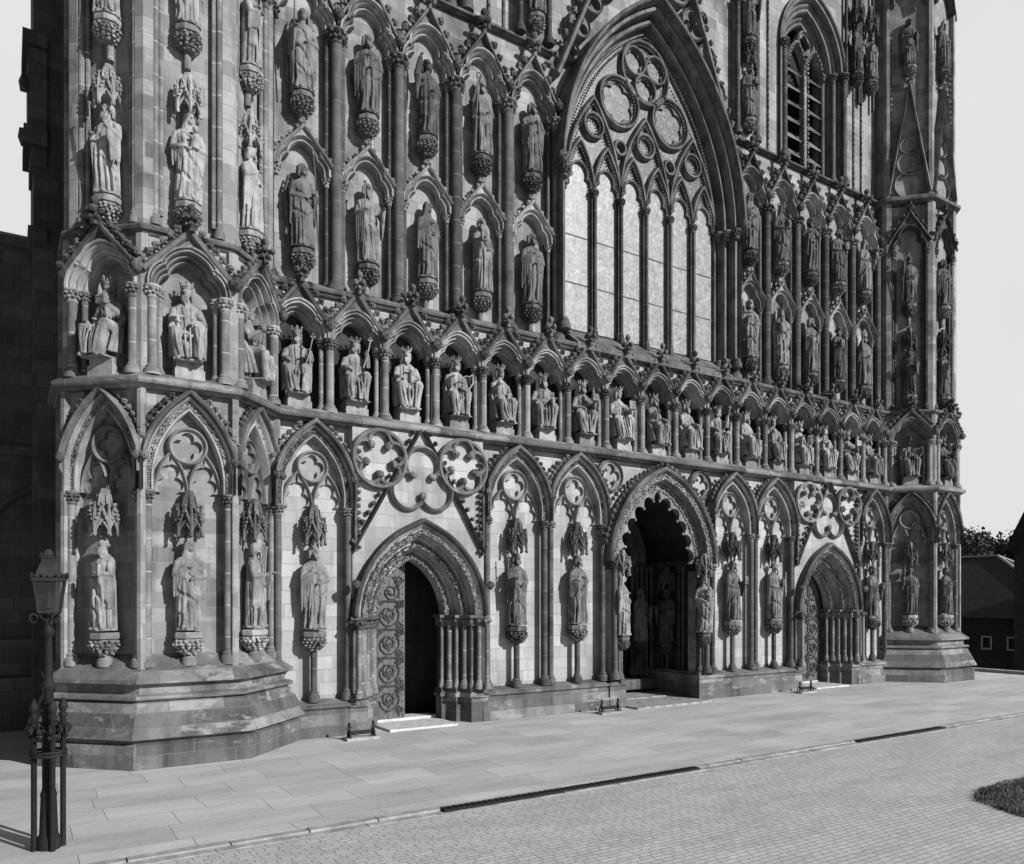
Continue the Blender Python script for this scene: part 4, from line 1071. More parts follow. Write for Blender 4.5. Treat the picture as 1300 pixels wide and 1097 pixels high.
def remeshed(mb, name, mat, vox=.013):
    me = mb.mesh(name, mat, 0); o = bpy.data.objects.new(name, me); COL.objects.link(o)
    md = o.modifiers.new('r', 'REMESH'); md.mode = 'VOXEL'; md.voxel_size = vox; md.use_smooth_shade = True
    dg = bpy.context.evaluated_depsgraph_get(); m2 = bpy.data.meshes.new_from_object(o.evaluated_get(dg))
    bpy.data.objects.remove(o); bpy.data.meshes.remove(me)
    m2.name = name
    if not m2.materials: m2.materials.append(mat)
    m2.polygons.foreach_set('use_smooth', [True] * len(m2.polygons)); return m2
def arm(mb, sh, el, ha, r=(.082, .075, .055), sleeve=True, rnd=random):
    mb.tube([sh, Vector(sh).lerp(Vector(el), .5), el, Vector(el).lerp(Vector(ha), .55), ha], [r[0], r[0] * .97, r[1], r[2] * 1.25, r[2]], 12)
    hand(mb, ha, Vector(ha) - Vector(el))
    if sleeve:
        p = Vector(el).lerp(Vector(ha), .6)
        for k in range(4):
            q = Vector(el).lerp(Vector(ha), .15 + .25 * k); L = .08 + .07 * k
            mb.tube([q, q + Vector((0, 0, -L * .6)), q + Vector((rnd.uniform(-.01, .01), .02, -L))], [.05, .04, .012], 7)
def standing(seed, hk, pose, mantle, extra=()):
    rnd = random.Random(seed); mb = MB()
    sway = rnd.uniform(-.035, .035)
    tab = [(0, .205, .165, 0, 0), (.25, .2, .165, sway * .4, -.005), (.6, .195, .165, sway, -.015), (.9, .195, .15, sway * 1.3, -.01), (1.08, .17, .13, sway, 0), (1.25, .2, .135, sway * .3, 0), (1.38, .215, .115, 0, .01), (1.44, .13, .09, 0, .01), (1.48, .065, .062, 0, .008), (1.56, .058, .058, 0, .0)]
    k1 = rnd.choice((6, 7, 8)); p1 = rnd.uniform(0, 6); tw = rnd.uniform(-.45, .45); k2 = rnd.choice((11, 13)); p2 = rnd.uniform(0, 6)
    m0, m1, mp = mantle
    def fold(t, z):
        A = .058 * (1 - smooth(.8, 1.38, z)) + .014
        if z > 1.36: A *= max(0, (1.5 - z) / .14)
        gr = max(0, 1 - 2.3 * abs(math.sin(k1 * .5 * t + p1 + tw * z)) ) ** .7
        gr2 = max(0, 1 - 3.2 * abs(math.sin((k1 + 3) * .5 * t + p2 - .6 * tw * z))) ** .8
        f = A * (.55 - 1.35 * gr - .6 * gr2) + A * .25 * math.sin(k2 * t + p2)
        hem = m0 + m1 * math.sin(t + mp)
        cv = smooth(hem - .012, hem + .012, z) * (1 - smooth(1.28, 1.4, z))
        front = smooth(-.2, .5, -math.sin(t))
        w_ = abs(math.sin(7.5 * (z + .30 * math.cos(t + mp) + .1 * math.cos(2 * t)) + p2))
        g = (.012 - .05 * max(0, 1 - 2.4 * w_) ** .7) * front * (1 - smooth(1.2, 1.36, z))
        return f * (1 - .6 * cv) + (.034 + g) * cv
    rows = []
    z = 0
    while z < 1.561:
        a, b, cx, cy = interp(tab, z); rows.append((z, a, b, cx, cy)); z += .02
    loft(mb, rows, fold)
    for s in (-1, 1): mb.blob((s * .08 + sway * .2, -.17, .03), (.05, .1, .04), 2)
    # swags of cloth swept from hip to hip and a thrown end
    for k in range(rnd.choice((3, 4))):
        z0 = .98 - .13 * k; s = 1 if math.cos(mp) > 0 else -1
        pts = [(-s * .17, -.05, z0 + .22), (-s * .08, -.145, z0 + .08), (s * .03, -.165, z0 - .01), (s * .13, -.12, z0 + .05), (s * .19, -.02, z0 + .18)]
        mb.tube(pts, [.016, .034, .038, .032, .015], 7)
    for k in range(5):
        x = -.13 + .065 * k + rnd.uniform(-.015, .015)
        mb.tube([(x * .8 + sway, -.125, .95), (x + sway, -.165, .6), (x * 1.15 + rnd.uniform(-.03, .03), -.175, .2), (x * 1.25, -.17, .02)], [.014, .026, .034, .038], 7)
    c = (rnd.uniform(-.015, .015), -.02, 1.645); yaw = rnd.uniform(-.5, .5)
    head(mb, c, yaw, hk, rnd, 1.1)
    kids = {}
    LS, RS = (-.195, .0, 1.33), (.195, .0, 1.33)
    P = dict(down=((.25, -.03, 1.05), (.2, -.13, .86)), chest=((.27, -.05, 1.08), (.07, -.2, 1.2)), out=((.29, -.08, 1.07), (.24, -.3, 1.15)), up=((.31, -.08, 1.18), (.27, -.19, 1.48)), waist=((.27, -.03, 1.05), (.06, -.2, 1.0)), high=((.3, -.06, 1.32), (.25, -.16, 1.68)), hold=((.27, -.06, 1.06), (.16, -.22, 1.1)))
    for s, S_, po in ((-1, LS, pose[0]), (1, RS, pose[1])):
        e, h = P[po]; arm(mb, S_, (e[0] * s, e[1], e[2]), (h[0] * s, h[1], h[2]), rnd=rnd)
        # sleeve or mantle hanging from the arm
        L = rnd.uniform(.35, .75)
        q = Vector((e[0] * s, e[1], e[2]))
        for k in range(4):
            o = Vector((h[0] * s, h[1], h[2])); a = q.lerp(o, k / 4)
            mb.tube([a, a + Vector((0, .015, -L * .5)), a + Vector((rnd.uniform(-.02, .02), .03, -L * rnd.uniform(.8, 1)))], [.045, .042, .018], 7)
    Hd = {-1: Vector((P[pose[0]][1][0] * -1, P[pose[0]][1][1], P[pose[0]][1][2])), 1: Vector(P[pose[1]][1])}
    if 'wings' in extra:
        for s in (-1, 1):
            for k in range(7):
                t = k / 6
                mb.tube([(s * .1, .11, 1.35 - .05 * k), (s * (.26 + .05 * math.sin(t * 3)), .13, 1.52 - .14 * k), (s * (.34 - .05 * t), .12, 1.2 - .15 * k), (s * (.27 - .07 * t), .11, .95 - .13 * k)], [.03, .045, .05, .02], 7, .5)
    if 'book' in extra:
        b = MB(); p = Hd[1] + Vector((-.02, -.035, .05)); b.box(p.x - .085, p.x + .085, p.y - .03, p.y + .03, p.z - .11, p.z + .11); b.box(p.x - .078, p.x + .09, p.y - .022, p.y + .022, p.z - .104, p.z + .104); kids['book'] = b
    for nm, s in (('staff', -1), ('crosier', -1), ('sword', -1), ('spear', 1)):
        if nm in extra:
            b = MB(); p = Hd[s] + Vector((0, -.03, 0)); x, y = p.x + s * .02, p.y
            if nm == 'staff': b.tube([(x, y + .12, .02), (x, y, p.z), (x, y - .03, p.z + .55)], .016, 8); b.blob((x, y - .03, p.z + .57), .035, 2)
            if nm == 'spear': b.tube([(x + .1, y + .1, .02), (x, y, p.z), (x - .06, y, 1.95)], .014, 8); b.tube([(x - .06, y, 1.93), (x - .064, y, 1.98), (x - .075, y, 2.1)], [.012, .03, .002], 6, .4)
            if nm == 'crosier':
                b.tube([(x - .02, y + .12, .02), (x, y, p.z), (x, y - .02, 1.62)], .015, 8)
                b.tube([(x + .085 * (1 - .6 * t) * math.sin(t * 8) , y - .02, 1.72 + (.1 * (1 - .6 * t)) * -math.cos(t * 8)) for t in [i / 16 for i in range(17)]], [.016] * 14 + [.014, .012, .01], 7)
            if nm == 'sword': b.tube([(x, y, p.z + .06), (x + .05, y + .05, .1)], [.024, .012], 6, .5); b.box(x - .09, x + .09, y - .014, y + .014, p.z + .05, p.z + .08); b.tube([(x, y, p.z + .05), (x, y, p.z + .2)], .015, 6); b.blob((x, y, p.z + .21), .028, 1)
            kids[nm] = b
    if 'cross' in extra:
        b = MB(); x, y = -.33, -.1
        b.tube([(x, y + .05, .55), (x, y, 1.75)], .017, 6); b.tube([(x, y, 1.35), (x + .34, y - .04, 1.37)], .016, 6); b.tube([(x - .04, y, 1.6), (x + .02, y, 1.6)], .016, 6); kids['cross'] = b
    if 'child' in extra:
        mb.tube([(.1, -.2, 1.0), (.12, -.22, 1.15), (.12, -.21, 1.28)], [.085, .09, .05], 10); mb.blob((.12, -.23, 1.37), (.06, .065, .075), 2)
        mb.tube([(.08, -.22, 1.22), (.02, -.26, 1.2)], [.035, .025], 7)
    if 'crown' in extra:
        b = MB(); crown_mesh(b, (c[0], c[1] + .01, c[2] + .075)); kids['crown'] = b
    sl_ = MB(); sl_.lathe([(.26, -.005), (.26, .03), (.24, .045)], (0, 0), 8, pi / 8); kids['base_slab'] = sl_
    return mb, kids
def seated(seed, hk, pose, extra=()):
    rnd = random.Random(seed); mb = MB()
    lean = rnd.uniform(-.03, .03)
    tab = [(.45, .24, .19, 0, .1), (.62, .235, .19, 0, .07), (.78, .2, .155, lean * .4, .04), (.95, .205, .145, lean, .03), (1.1, .235, .125, lean, .03), (1.18, .15, .1, lean, .03), (1.22, .07, .066, lean, .02), (1.3, .06, .06, lean, .015)]
    p1 = rnd.uniform(0, 6)
    rows = []; z = .45
    while z < 1.301: a, b, cx, cy = interp(tab, z); rows.append((z, a, b, cx, cy)); z += .02
    loft(mb, rows, lambda t, z: .012 - .04 * max(0, 1 - 2.4 * abs(math.sin(4.5 * t + p1 + 1.2 * z))) ** .7 * (1 - smooth(1.05, 1.2, z)) - .02 * max(0, 1 - 2.5 * abs(math.sin(9 * z + 1.6 * math.cos(t + p1)))) * (1 - smooth(1.0, 1.15, z)))
    ka, kb = rnd.uniform(.18, .25), rnd.uniform(.18, .25); dz = rnd.uniform(-.03, .05)
    fl = {}
    for s, kx in ((-1, ka), (1, kb)):
        kn = Vector((s * kx, -.36, .62 + (dz if s > 0 else 0))); ft = Vector((s * (kx * rnd.uniform(.45, .9)), -.36 + rnd.uniform(-.06, .06), .06)); fl[s] = (kn, ft)
        mb.tube([(s * .12, .08, .58), (s * (kx * .8), -.14, .62), kn], [.135, .125, .105], 14)
        mb.tube([kn, kn.lerp(ft, .5) + Vector((0, .01, 0)), ft], [.104, .095, .105], 14)
        mb.tube([ft + Vector((0, .04, -.02)), ft + Vector((s * .03, -.13, -.035))], [.05, .035], 8)
    # cloth over the knees and between the shins
    nx = 44; vs = []; 
    k0, f0 = fl[-1]; k1_, f1 = fl[1]
    for j in range(16):
        t = j / 15
        for i in range(nx):
            u = i / (nx - 1); top = k0.lerp(k1_, u); bot = f0.lerp(f1, u)
            p = top.lerp(bot, t); sag = math.sin(pi * u)
            fo = (.03 - .085 * max(0, 1 - 2.2 * abs(math.sin(u * 9.5 + p1 + t * 1.4 * math.sin(p1)))) ** .8) * (.25 + t)
            vs.append((p.x * (1 + .12 * t), p.y + .06 * sag - fo + .02, p.z - .05 * sag * (1 - t)))
    m_ = len(vs); vs2 = [(x, y + .16, z) for x, y, z in vs]; fs = []
    for j in range(15):
        for i in range(nx - 1):
            a = j * nx + i; fs += [(a, a + 1, a + nx + 1, a + nx), (a + m_ + nx, a + m_ + nx + 1, a + m_ + 1, a + m_)]
    edge = list(range(nx)) + [j * nx + nx - 1 for j in range(1, 16)] + [15 * nx + i for i in range(nx - 2, -1, -1)] + [j * nx for j in range(14, 0, -1)]
    for a, b in zip(edge, edge[1:] + edge[:1]): fs.append((b, a, a + m_, b + m_))
    mb.add(vs + vs2, fs)
    for k in range(4):                            # swags across the lap
        z0 = .70 - .045 * k; y0 = -.1 - .08 * k
        mb.tube([(-.22, y0 + .05, z0), (-.1, y0 - .02, z0 - .03 - .02 * k), (.03, y0 - .03, z0 - .05 - .02 * k), (.13, y0, z0 - .02), (.22, y0 + .05, z0 + .02)], [.02, .03, .032, .03, .02], 7)
    for k in range(6):
        u = k / 5; s = rnd.choice((-1, 1))
        a = k0.lerp(k1_, u) + Vector((0, -.085 + .05 * math.sin(pi * u), -.02)); b = f0.lerp(f1, min(1, max(0, u + rnd.uniform(-.2, .2)))) + Vector((0, -.1, -.02))
        mb.tube([a, a.lerp(b, .5) + Vector((rnd.uniform(-.03, .03), -.02, 0)), b], [.014, .026, .03], 7)
    mb.box(-.25, .25, -.05, .3, 0, .52)            # the seat itself
    mb.box(-.27, .27, -.42, .3, -.0, .035)
    c = (lean + rnd.uniform(-.01, .01), -.02, 1.39); yaw = rnd.uniform(-.6, .6)
    head(mb, c, yaw, hk, rnd, 1.08)
    P = dict(knee=((.28, -.06, .85), (.19, -.34, .76)), chest=((.29, -.06, .84), (.06, -.19, .98)), out=((.31, -.1, .86), (.26, -.32, .98)), lap=((.29, -.03, .82), (.07, -.26, .76)), up=((.31, -.1, .95), (.25, -.22, 1.2)))
    Hd = {}
    for s, po in ((-1, pose[0]), (1, pose[1])):
        e, h = P[po]; E_ = (e[0] * s, e[1], e[2]); H_ = (h[0] * s, h[1], h[2]); Hd[s] = Vector(H_)
        arm(mb, (s * .215 + lean, .02, 1.07), E_, H_, (.085, .078, .058), rnd=rnd)
    # cloak falling from the shoulders at the back
    for s in (-1, 1):
        for k in range(3):
            mb.tube([(s * (.2 - .02 * k) + lean, .05 + .03 * k, 1.12), (s * (.29 + .01 * k), .05, .8), (s * (.30 - .01 * k), .0 - .06 * k, .5), (s * (.29 - .02 * k), -.02 - .1 * k, .12)], [.05, .06, .06, .05], 8)
    kids = {}
    b = MB(); crown_mesh(b, (c[0], c[1] + .01, c[2] + .085), .102, .10); kids['crown'] = b
    if 'sceptre' in extra:
        b = MB(); p = Hd[1] + Vector((.01, -.04, 0)); b.tube([p + Vector((-.1, .02, -.35)), p, p + Vector((.06, -.01, .3))], .014, 7)
        q = p + Vector((.06, -.01, .33)); 
        for dx, dzz in ((0, .05), (.04, 0), (-.04, 0), (0, -.02)): b.blob(q + Vector((dx, 0, dzz)), .026, 1, .1)
        kids['sceptre'] = b
    if 'sword' in extra:
        b = MB(); p = Hd[-1] + Vector((0, -.05, 0)); b.tube([p + Vector((0, 0, .08)), p + Vector((.03, -.04, -.7))], [.03, .014], 6, .5); b.box(p.x - .1, p.x + .1, p.y - .015, p.y + .015, p.z + .06, p.z + .09); b.tube([p + Vector((0, 0, .08)), p + Vector((0, 0, .2))], .017, 6); b.blob(p + Vector((0, 0, .21)), .03, 1); kids['sword'] = b
    if 'harp' in extra:
        b = MB(); p = Vector((.17, -.33, .86)); b.tube([p + Vector((-.12, 0, -.16)), p + Vector((.04, -.02, -.14)), p + Vector((.16, -.02, .04)), p + Vector((.16, -.02, .26))], [.02, .03, .026, .018], 7)
        b.tube([p + Vector((-.12, 0, -.16)), p + Vector((-.13, 0, .14)), p + Vector((-.03, 0, .2)), p + Vector((.07, -.01, .19)), p + Vector((.16, -.02, .26))], .018, 7)
        for k in range(5): b.tube([p + Vector((-.08 + .045 * k, -.01, -.13 + .012 * k * k)), p + Vector((-.07 + .045 * k, -.01, .17))], .004, 4)
        kids['harp'] = b
    if 'orb' in extra: b = MB(); p = Hd[-1] + Vector((0, -.05, .06)); b.blob(p, .065, 3); b.tube([p, p + Vector((0, 0, .13))], .01, 6); b.tube([p + Vector((-.03, 0, .1)), p + Vector((.03, 0, .1))], .01, 6); kids['orb'] = b
    if 'book' in extra: b = MB(); p = Hd[1] + Vector((-.03, -.05, .06)); b.box(p.x - .1, p.x + .1, p.y - .025, p.y + .03, p.z - .12, p.z + .12); kids['book'] = b
    if 'church' in extra:
        b = MB(); p = Hd[1] + Vector((-.03, -.05, .05)); b.box(p.x - .1, p.x + .1, p.y - .06, p.y + .06, p.z - .06, p.z + .06)
        b.add([(p.x - .1, p.y - .07, p.z + .06), (p.x + .1, p.y - .07, p.z + .06), (p.x + .1, p.y + .07, p.z + .06), (p.x - .1, p.y + .07, p.z + .06), (p.x - .1, p.y, p.z + .15), (p.x + .1, p.y, p.z + .15)], [(0, 1, 5, 4), (2, 3, 4, 5), (0, 4, 3), (1, 2, 5), (0, 3, 2, 1)]); b.lathe([(.04, p.z + .05), (.04, p.z + .2), (.002, p.z + .34)], (p.x - .06, p.y), 8); kids['model_church'] = b
    return mb, kids
PROTO = {}
def proto(key, made, desc):
    mb, kids = made; fm = remeshed(mb, 'figure', M['statue'], .0095)
    PROTO[key] = (fm, {n: b.mesh(n, M['statue'], 40) for n, b in kids.items()}, desc)
proto('s0', standing(11, 'beard long bald', ('waist', 'hold'), (.5, .35, .4), ('book',)), 'bald bearded saint with book')
proto('s1', standing(22, 'beard hair', ('chest', 'waist'), (.42, .3, 2.6)), 'long-haired bearded saint')
proto('s2', standing(33, 'veil', ('chest', 'waist'), (.6, .3, .9)), 'veiled robed woman')
proto('s3', standing(44, 'mitre beard', ('up', 'waist'), (.7, .15, 1.5), ('crosier',)), 'mitred bishop with crosier')
proto('s4', standing(55, 'hair', ('out', 'waist'), (.55, .25, 0), ('wings', 'staff')), 'winged angel with staff')
proto('s5', standing(66, 'beard long hair', ('hold', 'out'), (.35, .4, 3.4), ('staff',)), 'long-bearded prophet with staff')
proto('s6', standing(77, 'hair', ('high', 'waist'), (.5, .3, 1.8)), 'robed figure with raised arm')
proto('s7', standing(88, 'beard hair', ('out', 'waist'), (.45, .3, .2), ('cross',)), 'bearded apostle with tall cross')
proto('s8', standing(99, 'hair beard', ('hold', 'chest'), (.5, .4, 2.2), ('sword',)), 'bearded apostle with lowered sword')
proto('s9', standing(110, 'veil', ('waist', 'waist'), (.3, .25, .6), ('child', 'crown')), 'crowned woman holding child')
proto('s10', standing(121, 'hair', ('waist', 'hold'), (.75, .2, 1.0), ('spear', 'wings')), 'winged figure with long spear')
proto('s11', standing(132, 'beard long veil', ('waist', 'out'), (.4, .35, 2.9), ('book',)), 'hooded prophet with book')
proto('k0', seated(12, 'beard hair', ('knee', 'out'), ('sceptre',)), 'seated king with sceptre')
proto('k1', seated(23, 'beard hair', ('out', 'lap'), ('harp',)), 'seated king with harp')
proto('k2', seated(34, 'beard long hair', ('chest', 'knee')), 'seated king, hand at breast')
proto('k3', seated(45, 'hair', ('out', 'lap'), ('orb',)), 'seated king with orb')
proto('k4', seated(56, 'beard hair', ('knee', 'up'), ('sceptre',)), 'seated king lifting sceptre')
proto('k5', seated(67, 'beard long hair', ('knee', 'lap'), ('sword',)), 'seated king with sword')
proto('k6', seated(78, 'beard hair', ('lap', 'out'), ('church',)), 'seated king holding model church')
proto('k7', seated(89, 'hair', ('chest', 'out'), ('book',)), 'seated king with book')
def statue(key, loc, rot, where, sc=1.0, mat='statue', group=None, mirror=False):
    fm, kids, desc = PROTO[key]
    o = thing('seated_statue' if key[0] == 'k' else 'standing_statue', desc + ' ' + where, 'statue', loc, rot, group)
    o.scale = (-sc if mirror else sc, sc, sc)
    def put(n, me):
        c = bpy.data.objects.new(n, me); COL.objects.link(c); c.parent = o
        c.material_slots[0].link = 'OBJECT'; c.material_slots[0].material = M[mat]; return c
    put('figure', fm)
    for n, me in kids.items(): put(n, me)
    return o
def W(u, v, z): return (X0 + u, Y0 + v, z)
def on_face(uc, k, apo, v):
    p, a = face(uc, k, apo); return (p[0] - math.sin(a) * v, p[1] + math.cos(a) * v), a
rs = random.Random(5)
ordn = ['first', 'second', 'third', 'fourth', 'fifth', 'sixth', 'seventh', 'eighth', 'ninth', 'tenth', 'eleventh', 'twelfth', 'thirteenth', 'fourteenth', 'fifteenth', 'sixteenth', 'seventeenth']
G1 = 'saints standing in the tall lower arches'
for u, key, where, mi in ((-10.02, 's1', 'between left turret and left door', 0), (-4.85, 's7', 'in tall arch just right of left door', 0), (-2.95, 's8', 'in tall arch just left of porch', 0), (2.95, 's11', 'in tall arch just right of porch', 0), (4.85, 's0', 'in tall arch just left of far door', 0), (10.1, 's5', 'in tall arch just right of far door', 0)):
    statue(key, W(u, .12, 2.31), rs.uniform(-.2, .2), where, 1.0, 'statue', G1, mi)
for uc, k, key, where in ((TL, -1, 's0', 'on left-hand face of near turret'), (TL, 0, 's2', 'on front face of near turret, lowest tier'), (TL, 1, 's5', 'on right-hand face of near turret'), (TR, -1, 's6', 'on shaded face of far turret, lowest tier'), (TR, 0, 's8', 'on sunlit face of far turret, lowest tier')):
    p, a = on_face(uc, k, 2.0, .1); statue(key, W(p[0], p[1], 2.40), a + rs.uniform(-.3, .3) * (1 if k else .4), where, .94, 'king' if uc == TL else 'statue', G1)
ks = ['k0', 'k4', 'k2', 'k1', 'k3', 'k5', 'k6', 'k7', 'k0', 'k2', 'k4', 'k5', 'k3', 'k1', 'k7', 'k6', 'k2']
G2 = 'kings enthroned in the row of niches'
for i in range(17):
    statue(ks[i], W((i - 8) * KS, KV + .2, 7.29), rs.uniform(-.3, .3), 'in %s niche from left of long row' % ordn[i], .93, 'king', G2, i % 3 == 2)
for uc, k, key, where in ((TL, -1, 'k6', 'in deep niche on left-hand face of near turret'), (TL, 0, 'k5', 'in niche on front face of near turret'), (TL, 1, 'k3', 'in niche on right-hand face of near turret'), (TR, -1, 'k1', 'in shaded niche of far turret'), (TR, 0, 'k0', 'in sunlit niche of far turret')):
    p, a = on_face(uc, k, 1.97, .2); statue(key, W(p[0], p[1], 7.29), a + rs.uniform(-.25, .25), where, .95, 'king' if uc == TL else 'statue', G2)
G3 = 'saints on brackets in the upper bays'
up = ['s4', 's1', 's6', 's3', 's8', 's2', 's9', 's5', 's0', 's11']; lo = ['s10', 's5', 's2', 's11', 's1', 's7', 's9', 's8', 's0', 's3']
for i in range(10):
    u = [-x for x in U[::-1]][i] if i < 5 else U[i - 5]
    wh = ('%s bay of five left of window' % ordn[i]) if i < 5 else ('%s bay of five right of window' % ordn[i - 5])
    statue(lo[i], W(u, UV + .05, 10.51), rs.uniform(-.35, .2), 'in lower tier, ' + wh, 1.03, 'statue' if i % 4 else 'statue_dk', G3, i in (3, 6, 8))
    statue(up[i], W(u, UV + .05, 13.87), rs.uniform(-.35, .2), 'in upper tier, ' + wh, 1.03, 'statue_dk' if i % 3 else 'statue', G3, i in (7,))
G4 = 'saints on brackets round the turrets'
for uc, k, z, key, where in ((TL, -1, 10.25, 's5', 'on left face of near turret above the king'), (TL, 0, 10.25, 's9', 'on front face of near turret above the king'), (TL, 1, 10.25, 's1', 'on right face of near turret above the king'), (TL, -1, 13.5, 's0', 'at top edge of photo on left face of near turret'), (TL, 0, 13.5, 's2', 'at top edge of photo on front face of near turret'), (TL, 1, 13.5, 's8', 'at top edge of photo on right face of near turret'),
                             (TR, -1, 10.25, 's11', 'on shaded face of far turret above the king'), (TR, 0, 10.25, 's7', 'on sunlit face of far turret above the king'), (TR, -1, 13.5, 's3', 'on shaded face of far turret, third tier'), (TR, 0, 13.5, 's1', 'on sunlit face of far turret, third tier'), (TR, -1, 22.05, 's10', 'near top of far turret, shaded face'), (TR, 0, 22.05, 's6', 'near top of far turret, sunlit face')):
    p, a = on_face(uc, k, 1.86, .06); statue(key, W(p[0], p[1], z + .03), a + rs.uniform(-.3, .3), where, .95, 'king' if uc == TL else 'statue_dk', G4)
G5 = 'saints on the slim piers beside the window gable'
for u, z, key, where in ((-4.05, 17.95, 's3', 'on slim pier left of window gable'), (4.05, 17.95, 's0', 'on slim pier right of window gable, lower'), (4.05, 20.45, 's5', 'on slim pier right of window gable, upper'), (-4.05, 20.45, 's8', 'on slim pier left of window gable, upper')):
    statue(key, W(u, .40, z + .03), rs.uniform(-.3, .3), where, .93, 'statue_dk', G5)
for u, key, where in ((9.7, 's2', 'high on far tower beside bell opening'), (10.55, 's7', 'high on far tower beside corner turret')):
    statue(key, W(u, .46, 21.5), rs.uniform(-.3, .3), where, .93, 'statue_dk', G5)
    b = MB(); bracket(b, 21.47, y=.46, r=.24, h=.4); sub(b, 'statue_bracket', M['carve'], cath, (u, 0, 0))
    b = MB(); canopy(b, 23.25, .46, .24, .45, .8); sub(b, 'statue_canopy', M['mould_dk'], cath, (u, 0, 0))
    b = MB()
    for x in (-.36, .36): b.lathe([(.06, 20.6), (.06, 25)], (x, .62), 8)
    sub(b, 'niche_frame', M['mould_dk'], cath, (u, 0, 0))
G6 = 'saints in and beside the central porch'
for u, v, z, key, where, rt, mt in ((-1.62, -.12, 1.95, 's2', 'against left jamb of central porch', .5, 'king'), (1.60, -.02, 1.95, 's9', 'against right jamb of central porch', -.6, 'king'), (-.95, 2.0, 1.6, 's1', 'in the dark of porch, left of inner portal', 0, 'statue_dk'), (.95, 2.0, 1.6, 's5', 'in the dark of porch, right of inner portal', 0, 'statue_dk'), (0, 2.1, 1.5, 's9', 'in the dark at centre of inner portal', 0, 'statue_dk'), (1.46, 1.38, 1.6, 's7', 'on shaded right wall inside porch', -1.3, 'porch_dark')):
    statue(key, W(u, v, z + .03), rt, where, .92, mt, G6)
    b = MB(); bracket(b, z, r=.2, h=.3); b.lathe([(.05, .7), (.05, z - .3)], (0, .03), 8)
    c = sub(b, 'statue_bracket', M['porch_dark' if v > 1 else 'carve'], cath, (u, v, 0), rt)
    if abs(u) > 1.2:
        b = MB(); canopy(b, z + 1.72, 0, .2, .35, .5); sub(b, 'statue_canopy', M['porch_dark' if v > 1 else 'mould'], cath, (u, v, 0), rt)

# ------------------------------------------------------------------ GROUND
def flags_mat(name, lo, hi, joint, bw_, bh, rot=0, dark=.3):
    m, n, l, b = new_mat(name)
    tc = n.new('ShaderNodeNewGeometry').outputs['Position']
    v = mapping(n, l, tc, (1, 1, 0), (0, 0, rot))
    wob = n.new('ShaderNodeTexNoise'); wob.inputs['Scale'].default_value = .9; l.new(v, wob.inputs['Vector'])
    mx = n.new('ShaderNodeVectorMath'); mx.operation = 'MULTIPLY_ADD'; l.new(wob.outputs['Color'], mx.inputs[0]); mx.inputs[1].default_value = (.05 + bw_ * .08,) * 3; l.new(v, mx.inputs[2])
    br = n.new('ShaderNodeTexBrick'); l.new(mx.outputs[0], br.inputs['Vector']); br.inputs['Scale'].default_value = 1
    br.inputs['Brick Width'].default_value = bw_; br.inputs['Row Height'].default_value = bh; br.inputs['Mortar Size'].default_value = joint; br.inputs['Mortar Smooth'].default_value = .4
    br.inputs['Color1'].default_value = (0, 0, 0, 1); br.inputs['Color2'].default_value = (1, 1, 1, 1); br.offset = .37; br.squash = 1.5; br.squash_frequency = 3
    big = noise(n, l, mapping(n, l, tc, (.6, 1.5, 1), (0, 0, .5)), .9, 8, .7); f = noise(n, l, tc, 17, 6, .75)
    fac = math_(n, l, 'MULTIPLY_ADD', br.outputs['Color'], .13, math_(n, l, 'MULTIPLY_ADD', big, .6, math_(n, l, 'MULTIPLY', f, .3)))
    c = ramp(n, l, fac, [(.25, lo), (.75, hi)])
    mm = n.new('ShaderNodeMix'); mm.data_type = 'RGBA'; l.new(math_(n, l, 'MULTIPLY', br.outputs['Fac'], .8), mm.inputs[0]); l.new(c, mm.inputs[6]); mm.inputs[7].default_value = (lo * dark,) * 3 + (1,)
    l.new(mm.outputs[2], b.inputs['Base Color'])
    bump(n, l, math_(n, l, 'SUBTRACT', math_(n, l, 'MULTIPLY_ADD', br.outputs['Color'], .25, math_(n, l, 'MULTIPLY', f, .5)), br.outputs['Fac']), b, .45, .02)
    return m
M['flags'] = flags_mat('worn_flagstones', .24, .58, .006, 1.25, .7, 0, .6)
M['setts'] = flags_mat('stone_setts', .27, .56, .009, .17, .09, 0, .74)
M['kerb'] = stone('kerb_stone', .24, .4, 3, .4)
M['grass'] = stone('rough_grass', .07, .16, 2.2, .5)
def structure(mb, name, mat, sharp=0):
    o = mb.build(name, mat, None, sharp=sharp); tag(o, kind='structure'); return o
def sheet(x0, x1, y0, y1, z, name, mat, nx=1, ny=1, amp=0):
    mb = MB(); vs = [(x0 + (x1 - x0) * i / nx, y0 + (y1 - y0) * j / ny, z + (random.uniform(-amp, amp) if amp else 0)) for j in range(ny + 1) for i in range(nx + 1)]
    mb.add(vs, [(j * (nx + 1) + i, j * (nx + 1) + i + 1, (j + 1) * (nx + 1) + i + 1, (j + 1) * (nx + 1) + i) for j in range(ny) for i in range(nx)])
    return structure(mb, name, mat, 0)
sheet(-400, 500, -400, 600, -2.7, 'ground', M['grass'])
mb = MB(); mb.box(-30, 33.0, 10.06, 40, -2.7, 0.0); structure(mb, 'pavement', M['flags'])
mb = MB(); mb.box(-30, 33.0, -30, 9.74, -2.7, -.03); structure(mb, 'forecourt', M['setts'])
